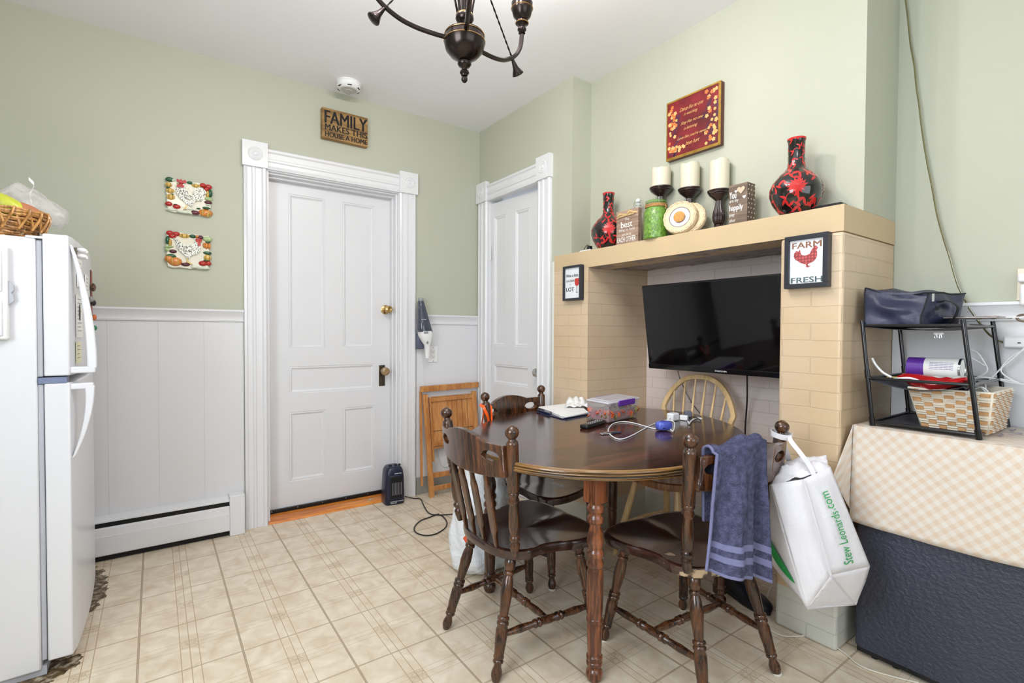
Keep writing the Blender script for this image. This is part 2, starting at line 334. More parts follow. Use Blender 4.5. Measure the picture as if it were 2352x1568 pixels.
# back wall with door opening x -1.46..-.65, z<2.086
DX0,DX1,DZ=-1.46,-.645,2.086
wb=MB();wb.box((XL-.1,0,0),(DX0,.2,H));wb.box((DX1,0,0),(.02,.2,H));wb.box((DX0,0,DZ),(DX1,.2,H))
wall_back=struct(wb.build('wall_back',GREEN))
WZ=1.20
g=MB()
for a,b in ((XL,-1.585),(-.515,-.006)):
    g.box((a,-.006,0),(b,.0,WZ))
struct(g.build('trim_1',WHITE)) # white wainscot panel
gm=MB()
for x in (-2.194,-1.985,-1.78): gm.box((x-.0012,-.0065,.2),(x+.0012,-.0058,WZ))
gm.box((-1.59,-.008,.1),(-1.5855,-.0062,WZ));struct(gm.build('trim_2',mat('panel_groove',C(206,206,204),.8)))
def extr(mb,prof,O,Wd,N,A,L):  # profile (width, depth) extruded along A by L
    return mb.prism(prof,O,Wd,N,Vector(A)*L)
RAIL=[(0,0),(0,.010),(.008,.012),(.012,.006),(.030,.008),(.042,.018),(.050,.020),(.056,.026),(.066,.026),(.066,0)]
r=MB()
for a,b in ((XL,-1.585),(-.505,-.012)): extr(r,RAIL,(a,-.004,1.197),VZ,-VY,VX,b-a)
struct(r.build('trim_3',TRIMW))
# grey baseboard strip in the right corner
struct(MB().box((-.515,-.014,0),(-.012,-.006,.12)).build('baseboard_back',mat('grey_baseboard',C(150,148,142),.5,noise=.15)))
# closet wall (right) x=0 with opening
CY0,CY1,CZ=-.138,-.728,2.10
wr=MB();wr.box((0,CY0,0),(.12,.16,H));wr.box((0,YB,0),(.12,CY1,H));wr.box((0,CY1,CZ),(.12,CY0,H));wr.box((.56,CY1-.1,0),(.62,CY0+.1,2.2))
struct(wr.build('wall_right',GREEN))
struct(MB().box((-.003,-.99,0),(.02,-.861,1.578)).build('trim_4',mat('rough_white_edge',C(228,228,226),.5,bump=.5,bscale=30)))
# return + chimney breast + step + alcove wall
struct(MB().box((.12,YB,0),(.3,YB+.02,H)).box((XC,YS+.08,1.55),(XC+.25,YB,H)).box((XC,YS,ZM),(XA,YS+.08,H)).build('wall_chimney',GREEN))
struct(MB().box((XA,YF,0),(XA+.1,YS+.1,H)).build('wall_alcove',GREEN))
struct(MB().box((XA-.006,YF,0),(XA,YS,WZ)).build('trim_5',WHITE))
r=MB();extr(r,RAIL,(XA-.004,YF,1.197),VZ,-VX,VY,YS-YF);struct(r.build('trim_6',TRIMW))
gm=MB()
for y in (-2.70,-2.9,-3.1): gm.box((XA-.0066,y-.001,.6),(XA-.0058,y+.001,WZ))
struct(gm.build('trim_7',mat('panel_groove',C(206,206,204),.8)))
# walls behind the camera, with windows
wl=MB();wl.box((XL-.1,YF,0),(XL,.1,.95));wl.box((XL-.1,YF,2.25),(XL,.1,H));wl.box((XL-.1,YF,.95),(XL,-3.35,2.25));wl.box((XL-.1,-2.15,.95),(XL,.1,2.25));struct(wl.build('wall_left',GREEN))
wf=MB();wf.box((XL,YF-.1,0),(XA,YF,.9));wf.box((XL,YF-.1,2.3),(XA,YF,H));wf.box((XL,YF-.1,.9),(-2.1,YF,2.3));wf.box((-.1,YF-.1,.9),(XA,YF,2.3));struct(wf.build('wall_front',GREEN))
GLASSW=mat('window_glass',(1,1,1,1),0.0,trans=1,noise=0,ior=1.01)
def window(n,c,u,w,h):
    c=Vector(c);u=Vector(u);b=MB();nn=u.cross(VZ)
    def bar(a0,a1,z0,z1,t=.03):
        p=[c+u*a0+VZ*z0-nn*t,c+u*a1+VZ*z0-nn*t,c+u*a1+VZ*z0+nn*t,c+u*a0+VZ*z0+nn*t];b.hexa(p,[q+VZ*(z1-z0) for q in p])
    bar(-w/2,-w/2+.05,-h/2,h/2);bar(w/2-.05,w/2,-h/2,h/2);bar(-w/2,w/2,-h/2,-h/2+.05);bar(-w/2,w/2,h/2-.05,h/2);bar(-w/2,w/2,-.02,.02)
    return struct(b.build(n,TRIMW))
window('window_1',(XL-.05,-2.75,1.6),(0,1,0),1.2,1.3)
window('window_2',(-1.1,YF-.05,1.6),(1,0,0),2.0,1.4)
j2=MB();j2.box((-.003,CY0-.001,0),(.12,CY0+.004,CZ));j2.box((-.003,CY1-.004,0),(.12,CY1+.001,CZ));j2.box((-.003,CY1,CZ-.001),(.12,CY0,CZ+.004));struct(j2.build('trim_32',TRIMW))
# ---------------------------------------------------------------- door casings
CAS=[(0,0),(0,.018),(.012,.022),(.020,.016),(.040,.016),(.046,.022),(.056,.022),(.062,.016),(.092,.016),(.100,.024),(.112,.024),(.120,.014),(.120,0)]
def casing(n,opening,plane,axis,z1,zt,sides):
    # opening (a0,a1) along axis; outward normal
    U=Vector((1,0,0)) if axis=='x' else Vector((0,-1,0)); N=Vector((0,-1,0)) if axis=='x' else Vector((-1,0,0))
    P=(lambda a,z:Vector((a,plane,z))) if axis=='x' else (lambda a,z:Vector((plane,-a,z)))
    a0,a1=opening;root=MB()
    extr(root,CAS,P(a0-.12,0),U,N,VZ,z1);extr(root,CAS,P(a1,0),U,N,VZ,z1)
    o=struct(root.build('trim_%d'%n,TRIMW))
    hd=MB();extr(hd,CAS,P(a0,z1+.0005),VZ,N,U,a1-a0);struct(hd.build('trim_%d'%(n+1),TRIMW))
    for i,a in enumerate((a0-.128,a1-.004)):
        b=MB();q=P(a,z1);b.prism([(0,0),(.132,0),(.132,.143),(0,.143)],q,U,VZ,N*.032)
        cc=q+U*.066+VZ*.072+N*.032
        b.lathe([(.0,.004),(.008,.005),(.012,.001),(.016,.0),(.022,.003),(.028,.001),(.034,.0035),(.040,.0)],cc,N,28)
        struct(b.build('trim_%d'%(n+2+i),TRIMW))
casing(10,(-1.462,-.643),0,'x',2.086,2.23,1)
casing(20,(.132,.73),0,'y',2.10,2.24,1)
# jambs of back door
j=MB();j.box((DX0-.005,-.004,0),(DX0+.001,.2,DZ));j.box((DX1-.001,-.004,0),(DX1+.005,.2,DZ));j.box((DX0,-.004,DZ-.005),(DX1,.2,DZ+.002))
j.box((DX0+.0005,.001,0),(DX0+.01,.109,DZ-.001));j.box((DX1-.012,.02,0),(DX1-.0006,.1095,DZ-.002));j.box((DX1-.019,.07,0),(DX1-.008,.109,DZ-.003));j.box((DX0+.001,.021,DZ-.014),(DX1-.002,.1085,DZ-.0035));j.box((DX0+.002,.06,DZ-.026),(DX1-.003,.108,DZ-.01))
struct(j.build('trim_30',TRIMW))
def panel_door(mb,W,Hh,th,panels,P,rec=.010,mw=.022):
    # P(a,z,d): a across, z up, d depth behind face
    xs=sorted({0,W}|{p[0] for p in panels}|{p[2] for p in panels});zs=sorted({0,Hh}|{p[1] for p in panels}|{p[3] for p in panels})
    def q(a0,z0,a1,z1,d0=0,d1=None): mb.add([P(a0,z0,d0),P(a1,z0,d0),P(a1,z1,d0),P(a0,z1,d0)],[(0,1,2,3)])
    for i in range(len(xs)-1):
        for k in range(len(zs)-1):
            cx,cz=(xs[i]+xs[i+1])/2,(zs[k]+zs[k+1])/2
            if not any(p[0]<cx<p[2] and p[1]<cz<p[3] for p in panels): q(xs[i],zs[k],xs[i+1],zs[k+1])
    for a0,z0,a1,z1 in panels:
        prev=(a0,z0,a1,z1,0.0)
        for ins,d in ((.003,.003),(.010,.0015),(.016,.007),(mw,rec)):
            cur=(a0+ins,z0+ins,a1-ins,z1-ins,d);A,B=prev,cur
            c0=[P(A[0],A[1],A[4]),P(A[2],A[1],A[4]),P(A[2],A[3],A[4]),P(A[0],A[3],A[4])];c1=[P(B[0],B[1],B[4]),P(B[2],B[1],B[4]),P(B[2],B[3],B[4]),P(B[0],B[3],B[4])]
            mb.add(c0+c1,[(0,1,5,4),(1,2,6,5),(2,3,7,6),(3,0,4,7)]);prev=cur
        q(prev[0],prev[1],prev[2],prev[3],rec)
    b=[P(0,0,0),P(W,0,0),P(W,Hh,0),P(0,Hh,0),P(0,0,th),P(W,0,th),P(W,Hh,th),P(0,Hh,th)]
    mb.add(b,[(0,4,5,1),(1,5,6,2),(2,6,7,3),(3,7,4,0),(4,7,6,5)])
# door 1
y0=.11;W1=.808;xa=-1.456
def yp(u,v): q=YP(u,v,y0);return (q.x-xa,q.z-.034)
pn=[(668,797,747,457),(790,795,860,490),(663,902,856,838),(664,1103,742,945),(786,1080,858,932)]
def rng(us,vs): 
    pts=[yp(u,v) for u,v in zip(us,vs)];return pts
pan=[]
for (u0,v0,u1,v1) in ((664,801,747,457),(788,795,860,482)):
    a0,z0=yp(u0,v0);a1,z1=yp(u1,v1);pan.append((a0,z0,a1,z1))
zt=max(p[3] for p in pan);zb=min(p[1] for p in pan);pan=[(p[0],zb,p[2],zt) for p in pan]
a0,a1=pan[0][0],pan[1][2]
pan+=[(a0,yp(660,905)[1],a1,yp(664,842)[1]),(pan[0][0],yp(662,1107)[1],pan[0][2],yp(665,947)[1]),(pan[1][0],yp(662,1107)[1],pan[1][2],yp(665,947)[1])]
dm=MB();dm.norecalc=False
panel_door(dm,W1,2.045,.035,pan,lambda a,z,d:Vector((xa+a,y0+d,.034+z)))
door1=struct(dm.build('door_1',WHITE))
# hardware of door 1
def knob(name,parent,c,N,r,mtl,rose=.028):
    return MB().lathe([(rose,0),(rose,.004),(rose*.8,.008),(.012,.010),(.010,.035),(r*.6,.040),(r*.95,.050),(r,.060),(r*.9,.072),(r*.55,.078),(r*.3,.076),(.0,.076)],c,N,24).build(name,mtl,parent)
k=YP(885,711,y0);knob('deadbolt_knob',door1,k,-VY,.026,BRASS,.032)
k=YP(877,858,y0);plate=MB().box((k.x-.022,y0-.004,k.z-.085),(k.x+.022,y0,k.z+.06)).build('lock_plate',OLDM,door1,bevel=.003)
PORC=mat('brown_porcelain_knob',C(150,122,88),.2,noise=.15,nscale=20)
knob('door_knob',door1,Vector((k.x+.002,y0-.003,k.z+.02)),-VY,.029,PORC,.014)
MB().box((xa,y0-.018,.030),(xa+W1,y0-.001,.046)).box((xa,y0-.014,.006),(xa+W1,y0-.002,.030)).build('door_sweep',BLACKP,door1,bevel=.002)
sc=MB()
for i in range(6): sc.lathe([(.004,0),(.003,.002),(0,.0025)],(xa+.03+i*.15,y0-.0182,.038),-VY,8)
sc.build('sweep_screws',CHROME,door1)
TH=wood('orange_worn_threshold_wood',C(176,92,20),C(232,146,54),.3,axis=0,streak=20,wear=.3)
t=MB();t.prism([(-.02,0),(-.012,.014),(.03,.022),(.12,.022),(.12,0)],(DX0,0,0),VY,VZ,VX*(DX1-DX0))
struct(t.build('trim_31',TH))
# door 2: closet door, slightly ajar inwards, hinged at the back corner
W2=.586;ang=math.radians(4.5)
hx=.022;hy=CY0-.004
def P2(a,z,d):
    ca,sa=math.cos(ang),math.sin(ang);return Vector((hx+a*sa+d*ca,hy-a*ca+d*sa,.012+z))
def xp2(u,v):
    q=XP(u,v,hx+.03);return (hy-q.y,q.z-.012)
p=[]
a=xp2(1143,500);b=xp2(1167,495);c=xp2(1187,486);d=xp2(1216,477);zlo=xp2(1138,793)[1];zhi=a[1]
lo=xp2(1138,835)[1]
p=[(a[0],zlo,b[0],zhi),(c[0],zlo,d[0],zhi),(a[0],lo-.14,d[0],lo),(a[0],.2,b[0],lo-.27),(c[0],.2,d[0],lo-.27)]
dm=MB();panel_door(dm,W2,2.07,.032,p,P2);door2=struct(dm.build('door_2',WHITE))
k=P2(W2-.045,.87,0);MB().lathe([(.027,0),(.026,.003),(.02,.006),(.011,.008),(.009,.03),(.02,.036),(.029,.046),(.030,.054),(.026,.064),(.012,.07),(0,.071)],k,(-math.cos(ang),-math.sin(ang),0),10).build('glass_knob',mat('cloudy_glass_knob',C(170,172,168),.08,.6,noise=.2,nscale=50),door2,angle=10)
hg=MB()
for z in (1.72,.3): hg.box((hx-.014,hy+.002,z-.045),(hx-.004,hy+.010,z+.045));hg.cyl((hx-.012,hy,z-.05),(hx-.012,hy,z+.05),.006)
hg.build('hinge',TRIMW,door2)
# ---------------------------------------------------------------- fireplace
fp=thing('fireplace',(.2,-1.68,0),'tan painted brick fireplace surround with open recess holding the television','fireplace')
FX=-.015;YL=-.893;JL,JR=-1.186,-2.246;RB=.495
o=MB().box((FX,JL,0),(RB+.1,JL+.10,ZO-.0005)).box((XC+.002,JL+.0005,ZO-.0004),(RB+.1,JL+.1,ZO+.06)).box((FX,JL+.10,0),(XC+.12,YL,ZO)).build('left_brick_pillar',BRICK,fp)
MB().box((FX,YS,0),(XA-.002,JR,ZO)).build('right_brick_pillar',BRICK,fp,bevel=.012,seg=3)
lt=MB().box((FX,JR,ZO),(XC,YL,ZM)).box((FX,YS,ZO),(XA-.002,JR,ZM-.0005));lt.build('lintel_shelf',TAN,fp)
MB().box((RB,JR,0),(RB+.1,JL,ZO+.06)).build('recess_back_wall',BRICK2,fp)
sf=MB();random.seed(3)
from mathutils import noise as MN
def sfn(u,v):
    x=FX+.004+u*(RB-FX-.004);y=JL+v*(JR-JL);n=MN.noise(Vector((x*14,y*9,0)))*.012+MN.noise(Vector((x*40,y*30,3)))*.006
    return Vector((x,y,ZO+.004+.02*u+(n if 0<u<1 else 0)-.004))
sf.grid(sfn,40,80);sf.build('rough_soffit',SOFF,fp,solid=0)
MB().box((FX+.02,JR,ZO+.03),(RB+.1,JL,ZO+.08)).build('soffit_backing',SOFF,fp)
# baseboard heater along back wall
bh=thing('baseboard_heater',(-2.3,-.04,0),'long white metal baseboard heater under the white wainscot panel','heater')
x0,x1=XL+.02,-1.665
b=MB();extr(b,[(.195,0),(.215,.0),(.215,.010),(.200,.058),(.192,.058)],(x0,-.006,0),VZ,-VY,VX,x1-x0)   # top hood
b.box((x0,-.012,.03),(x1,-.006,.21));b.build('top_hood',TRIMW,bh,bevel=.001)
b=MB();extr(b,[(.03,.066),(.035,.070),(.125,.070),(.127,.068),(.16,.064),(.168,.056),(.165,.054),(.03,.062)],(x0,-.002,0),VZ,-VY,VX,x1-x0);b.build('front_panel',TRIMW,bh)
MB().box((x0,-.055,.004),(x1,-.012,.19)).build('dark_inner_fins',mat('dark_heater_inside',C(14,14,14),.7),bh)
MB().box((x0,-.045,.178),(x1,-.042,.182)).build('damper_blade',TRIMW,bh)
MB().box((-1.668,-.078,.0),(-1.592,-.006,.225)).build('end_cap',TRIMW,bh,bevel=.004)
# smoke detector
sd=thing('smoke_detector',ZP(801,196,H-.0),'round white smoke detector on the ceiling above the wooden sign','smoke detector')
c=ZP(801,200,H-.025);c.z=H
MB().lathe([(.070,0),(.072,-.006),(.068,-.010),(.068,-.030),(.058,-.042),(.052,-.044)][::-1]+[],c,VZ,40).build('housing',WPL,sd)
MB().lathe([(.0,-.0475),(.018,-.0475),(.020,-.0455),(.047,-.0455),(.050,-.043)],c,VZ,40).build('face_grille',mat('grey_detector_face',C(196,194,190),.5),sd)
for a in range(6):
    th=a*PI/3+.3;M=Matrix.Translation(c)@Matrix.Rotation(th,4,'Z');MB().box((.058,-.012,-.0395),(.066,.012,-.0365),M).build('vent_slot',BLACKP,sd)
# ================================================================== CHAIRS AND TABLE
POST=[(0,.010),(.05,.0155),(.09,.0185),(.105,.013),(.115,.0125),(.125,.018),(.15,.019),(.16,.014),(.17,.013),(.19,.017),(.24,.0195),(.33,.0175),(.40,.0145),(.41,.016),(.425,.0195),(.44,.0195),(.455,.016),(.47,.016),(.48,.0195),(.495,.0195),(.5,.018),(.51,.0205),(.86,.0205),(.88,.019),(.885,.0165),(.89,.013),(.905,.012),(.913,.017),(.93,.0215),(.95,.0235),(.97,.0215),(.985,.0155),(.996,.007),(1,0)]
LEG=[(0,.011),(.01,.0135),(.05,.0185),(.08,.018),(.12,.0125),(.14,.013),(.15,.018),(.165,.018),(.175,.015),(.185,.018),(.2,.018),(.21,.0165),(.3,.0195),(.40,.0205),(.43,.017),(.44,.0205),(.46,.0205),(.47,.0165),(.48,.0205),(.5,.0205),(.51,.0145),(.6,.018),(.7,.0215),(.78,.019),(.83,.0145),(.84,.019),(.86,.019),(.87,.0145),(.89,.0185),(.94,.021),(.98,.0165),(1,.012)]
STR=[(0,.006),(.05,.009),(.2,.0135),(.33,.0105),(.345,.015),(.365,.015),(.375,.011),(.39,.0155),(.41,.0155),(.42,.012),(.5,.0145),(.58,.012),(.59,.0155),(.61,.0155),(.625,.011),(.635,.015),(.655,.015),(.67,.0105),(.8,.0135),(.95,.009),(1,.006)]
def seat_mesh(outline,zt,th,dish,n=72,off=(0,0)):
    P=spline([Vector((x,y,0)) for x,y in outline],8,True);L=len(P);mb=MB();rings=[];vs=[];fs=[]
    def hgt(x,y,r): return zt-dish*(1-r*r)*(1-.55*math.exp(-((x/.03)**2))*(1 if y>.05 else 0)) if r<1 else zt
    rs=[.0001,.2,.4,.6,.75,.88,.96,1.0]
    for r in rs:
        for p in P: vs.append((p.x*r*.975,p.y*r*.975,hgt(p.x*r,p.y*r,r)))
    for s_,z in ((1.0,zt-.004),(1.004,zt-th*.5),(.99,zt-th+.003),(.95,zt-th),(.0001,zt-th)):
        for p in P: vs.append((p.x*s_,p.y*s_,z))
    K=len(rs)+5
    for k in range(K-1):
        for i in range(L): j=(i+1)%L;fs.append((k*L+i,k*L+j,(k+1)*L+j,(k+1)*L+i))
    return mb.add(vs,fs)
SEATO=[(0,-.215),(.09,-.208),(.155,-.18),(.19,-.125),(.186,-.06),(.198,.0),(.222,.06),(.232,.125),(.214,.185),(.15,.214),(.075,.222),(0,.218),(-.075,.222),(-.15,.214),(-.214,.185),(-.232,.125),(-.222,.06),(-.198,.0),(-.186,-.06),(-.19,-.125),(-.155,-.18),(-.09,-.208)]
ZS,ZT=.405,.850
def crest_back(u): return -.230-.034*(1-u*u)   # local y of crest centre line (u in -1..1)
def crest():
    N=60;vs=[];fs=[];mb=MB();t=.0125
    for i in range(N+1):
        u=-1+2*i/N;hw=.212
        top=.783+.026*max(0,math.cos(min(1,abs(u)/.62)*PI/2))**.8 if abs(u)<.62 else .783
        bot=.678-.014*(1-u*u)
        mid=.742;d=abs(abs(u)-.74)/.19
        hh=.0175*math.sqrt(max(0,1-d*d)) if d<1 else 0
        lean=lambda z:-(z-.73)*.10
        for z in (bot,mid-hh,mid+hh,top):
            for s in (1,-1): vs.append((u*hw,crest_back(u)+s*t+lean(z),z))
    for i in range(N):
        a=i*8;b=a+8
        for k in (0,4):
            fs+=[(a+k,b+k,b+k+2,a+k+2),(a+k+1,a+k+3,b+k+3,b+k+1)]
        fs+=[(a,a+1,b+1,b),(a+6,b+6,b+7,a+7),(a+2,b+2,b+3,a+3),(a+4,a+5,b+5,b+4)]
    for a in (0,N*8): fs+=[(a,a+2,a+3,a+1),(a+4,a+6,a+7,a+5)]
    mb.merge=True;return mb.add(vs,fs)
def make_chair(label):
    t=thing('dining_chair',(0,0,0),label,'chair')
    seat_mesh(SEATO,ZS+.006,.036,.014).build('seat',SEATW,t,local=True,angle=50)
    feet=dict(RL=(-.178,-.246),RR=(.178,-.246),FL=(-.212,.184),FR=(.212,.184));tops=dict(RL=(-.125,-.15),RR=(.125,-.15),FL=(-.155,.125),FR=(.155,.125))
    at={}
    for k in feet:
        p0=Vector(feet[k]+(0,));p1=Vector(tops[k]+(.378,));MB().turned(p0,p1,LEG).build('leg',DARKW,t,local=True,angle=60)
        at[k]=lambda z,p0=p0,p1=p1:p0+(p1-p0)*(z/.378)
    s1=(at['RL'](.135),at['FL'](.135));s2=(at['RR'](.135),at['FR'](.135))
    for a,b in (s1,s2): MB().turned(a,b,STR,14).build('stretcher',DARKW,t,local=True,angle=60)
    MB().turned((s1[0]+s1[1])/2,(s2[0]+s2[1])/2,STR,14).build('stretcher',DARKW,t,local=True,angle=60)
    for s in (-1,1): MB().turned((s*.188,-.178,ZS),(s*.229,-.222,ZT),POST).build('back_post',DARKW,t,local=True,angle=60)
    crest().build('crest_rail',DARKW,t,local=True,angle=40,bevel=.003)
    for u in (-1,-.33,.33,1):
        b=Vector((u*.105,-.196-.006*(1-u*u),ZS));q=Vector((u*.118,crest_back(u*.118/.212),.683));mb=MB();prof=[(0,.006,.006),(.17,.008,.008),(.25,.0205,.0068),(.76,.0200,.0068),(.84,.008,.007),(1,.007,.007)]
        D=q-b;vs=[];fs=[]
        for k,(tt,hw,ht) in enumerate(prof):
            c=b+D*tt;vs+=[c+Vector((-hw,ht*.4,0)),c+Vector((-hw*.7,ht,0)),c+Vector((hw*.7,ht,0)),c+Vector((hw,ht*.4,0)),c+Vector((hw,-ht*.4,0)),c+Vector((hw*.7,-ht,0)),c+Vector((-hw*.7,-ht,0)),c+Vector((-hw,-ht*.4,0))]
            if k:
                for i in range(8): j=(i+1)%8;fs.append(((k-1)*8+i,(k-1)*8+j,k*8+j,k*8+i))
        fs+=[tuple(range(8))[::-1],tuple(range(len(vs)-8,len(vs)))]
        mb.add(vs,fs).build('arrow_spindle',DARKW,t,local=True,angle=30)
    return t
def dup(root,label):
    r=root.copy();COL.objects.link(r);r['label']=label
    for ch in list(root.children):
        c=ch.copy();COL.objects.link(c);c.parent=r
    return r
GRP='turned wooden dining chairs around the oval table'
ch1=make_chair('dark turned wooden dining chair at the left end of the oval table, seat empty')
ch1['group']=GRP
ch2=dup(ch1,'scuffed dark wooden dining chair in front of the table with a towel over its back')
ch3=dup(ch1,'dark wooden dining chair behind the far left of the table, seat under the tabletop')
for c,(x,y,a) in ((ch1,(-.85,-1.711,-1.587)),(ch2,(-.456,-2.137,-.104)),(ch3,(-.407,-1.316,3.38))):
    c.location=(x,y,0);c.rotation_euler=(0,0,a)
for c in ch2.children:
    if c.name.startswith('seat'): c.data=c.data.copy();c.data.materials[0]=SEATX
gl=[c for c in ch2.children if c.name.startswith('leg')]
WG=mat('white_foot_glide',C(222,218,208),.4)
for k in ((-.178,-.246),(.178,-.246),(-.212,.184),(.212,.184)):
    for c in (ch2,ch3):
        lg_=min([l for l in c.children if l.name.startswith('leg')],key=lambda l:(Vector(l.data.vertices[0].co)-Vector((k[0],k[1],0))).length)
        MB().lathe([(.013,0),(.0155,.002),(.0155,.007),(.012,.009)],(k[0],k[1],0),n=16).build('foot_glide',WG,lg_,local=True)
# ---------------------------------------------------------------- oval table
tb=thing('dining_table',(-.422,-1.728,0),'dark walnut oval dining table with turned reddish legs and a leaf seam','table')
TZ=.733;tc=Vector((-.422,-1.728,0));ta=math.atan2(.365,.931)
E1=Vector((math.cos(ta),math.sin(ta),0));E2=Vector((-math.sin(ta),math.cos(ta),0));RA,RBm=.684,.543
s0=ZP(1195,1020,TZ);s1_=ZP(1500,962,TZ);sd_=(s1_-s0).normalized();sn=Vector((-sd_.y,sd_.x,0))
def half(sign,name):
    pts=[]
    for i in range(720):
        a=2*PI*i/720;q=tc+E1*RA*math.cos(a)+E2*RBm*math.sin(a)
        d=(q-Vector((s0.x,s0.y,0))).dot(sn)
        if d*sign>.0: pts.append((i,q))
    # order starting after the gap
    idx=[i for i,_ in pts];st=0
    for k in range(len(idx)):
        if (idx[k]-idx[k-1])%720>1: st=k;break
    Q=[q for _,q in pts[st:]+pts[:st]];cl=lambda a,b:a+(b-a)*0;P=[Q[0]-sd_*0]+Q[1:-1:3]+[Q[-1]]
    for e in (0,-1):
        dd_=(P[e]-Vector((s0.x,s0.y,0))).dot(sn);P[e]=P[e]-sn*(dd_-sign*.0003)
    mb=MB();n=len(P);prof=[(0,TZ),(-.0,TZ),(.004,TZ-.004),(.006,TZ-.009),(.002,TZ-.012),(.007,TZ-.017),(.003,TZ-.021),(.007,TZ-.026),(.0,TZ-.034),(-.012,TZ-.036)]
    vs=[];c0=Vector((sum(p.x for p in P)/n,sum(p.y for p in P)/n,0))
    for off,z in prof[1:]:
        for i,p in enumerate(P):
            nrm=(p-tc);nrm=Vector((nrm.dot(E1)/RA**2,nrm.dot(E2)/RBm**2,0));nrm=(E1*nrm.x+E2*nrm.y).normalized()
            q=p+nrm*(off-.006);q.z=z;vs.append(q)
    K=len(prof)-1;mb.mi(0).add(vs[:n],[tuple(range(n))]);mb.mi(1);fs=[]
    for k in range(K-1):
        for i in range(n-1): j=(i+1)%n;fs.append((k*n+i,k*n+j,(k+1)*n+j,(k+1)*n+i))
    mb.add(vs,fs);mb.mi(0).add([vs[n-1],vs[0],vs[n*(K-1)],vs[n*K-1]],[(0,1,2,3)]);mb.add(vs[-n:],[tuple(range(n))[::-1]])
    o=mb.build(name,[TOPW,EDGEW],tb,angle=25)
half(1,'table_leaf');half(-1,'table_leaf')
TLEG=[(0,.020),(.01,.024),(.03,.028),(.05,.027),(.065,.018),(.075,.018),(.085,.027),(.1,.027),(.107,.023),(.115,.027),(.13,.027),(.137,.022),(.19,.024),(.29,.0255),(.30,.023),(.308,.0275),(.322,.0275),(.33,.024),(.36,.026),(.47,.0285),(.56,.027),(.585,.0225),(.595,.028),(.615,.029),(.63,.023),(.64,.023),(.65,.028),(.67,.029),(.685,.022),(.70,.024),(.725,.0275),(.76,.025),(.80,.0185),(.815,.020),(.825,.027),(.845,.028),(.86,.021),(.87,.021),(.88,.027),(.90,.028),(.915,.022),(.93,.024)]
legxy=[(-.826,-2.063),(-.802,-1.393),(.002,-1.366),(-.068,-2.042)]
for i,(x,y) in enumerate(legxy):
    mb=MB();top=TZ-.036
    mb.lathe([(r,z*.64) for z,r in TLEG],(x,y,0),n=24)
    M=Matrix.Translation((x,y,0))@Matrix.Rotation(math.radians(2),4,'Z');mb.box((-.029,-.029,.592),(.029,.029,top),M)
    mb.build('leg',LEGW if i==0 else DARKW,tb,angle=50,bevel=.002)
ap=MB()
L_=[Vector(l+(0,)) for l in legxy]
for a,b in ((0,1),(1,2),(2,3),(3,0)):
    p,q=L_[a],L_[b];d=(q-p).normalized();nn=Vector((-d.y,d.x,0))*.01;ln=(q-p).length;out=[(0,0),(0,-.055)]
    for k in range(1,12): t=k/12;out.append((t*ln,-.055+.030*math.sin(min(1,min(t,1-t)/.22)*PI/2)))
    out+=[(ln,-.055),(ln,0)]
    ap.prism(out,p+VZ*(TZ-.037)-nn,d,VZ,nn*2)
ap.build('apron',DARKW,tb)
# ---------------------------------------------------------------- windsor chair
ht=XP(1608,865,.36);cy=ht.y-.006
wc=thing('windsor_chair',(.12,cy,0),'pale natural wood hoop-back windsor chair behind the table in front of the television','chair')
def hoop(a):  # a 0..pi from one foot to the other
    c=math.cos(a);s=math.sin(a);return Vector((.285+.075*(.43+(ht.z-.43)*s-.43)/(ht.z-.43),cy+.240*(abs(c)**.85)*(1 if c>0 else -1)*(.80+.20*s if s<.5 else 1)*(1 if s>.25 else .9+.4*s),.43+(ht.z-.43)*(s**.72)))
pts=[hoop(PI*i/28) for i in range(29)]
hb=MB();vs=[];fs=[];P=pts;m=len(P)
for k,p in enumerate(P):
    t=(P[min(k+1,m-1)]-P[max(k-1,0)]).normalized();nx=Vector((1,0,-.15)).normalized();w_=t.cross(nx).normalized()
    for a,b in ((-1,-1),(1,-1),(1,1),(-1,1)): vs.append(p+w_*a*.0125+nx*b*.011)
for k in range(m-1):
    for i in range(4): j=(i+1)%4;fs.append((4*k+i,4*k+j,4*k+4+j,4*k+4+i))
fs+=[(3,2,1,0),tuple(4*(m-1)+i for i in range(4))]
hb.add(vs,fs).build('hoop_back',BEECH,wc,angle=60,bevel=.003)
so=[(-.21,0),(-.19,.11),(-.10,.195),(.02,.215),(.12,.19),(.19,.12),(.205,0),(.19,-.12),(.12,-.19),(.02,-.215),(-.10,-.195),(-.19,-.11)]
sm=seat_mesh([(x,y) for x,y in so],.445,.038,.012);sm.v=[(x+.12,y+cy,z) for x,y,z in sm.v];sm.build('seat',wood('brown_windsor_seat_wood',C(120,74,42),C(168,112,68),.3),wc,angle=50)
for i in range(6):
    yy=cy-.137+.055*i;a=math.acos(max(-1,min(1,(yy-cy)/.240)));
    top=min(pts,key=lambda q:abs(q.y-(cy+(yy-cy)*1.12))+(0 if q.z>.6 else 9));q=Vector((top.x,cy+(yy-cy)*1.12,top.z-.006))
    MB().turned((.275,cy+(yy-cy)*.86,.44),q,[(0,.0055),(.3,.0075),(.7,.0065),(1,.005)],12).build('spindle',BEECH,wc)
fl=ZP(1411,1272,0);lg={}
for k,(fx,fy,tx,ty) in dict(a=(fl.x,cy+.20,-.0,cy+.12),b=(fl.x,cy-.20,-.0,cy-.12),c=(.33,cy+.18,.22,cy+.11),d=(.33,cy-.18,.22,cy-.11)).items():
    MB().turned((fx,fy,0),(tx,ty,.412),[(0,.0115),(.35,.017),(.8,.0165),(1,.012)],14).build('leg',BEECH,wc);lg[k]=(Vector((fx,fy,0)),Vector((tx,ty,.412)))
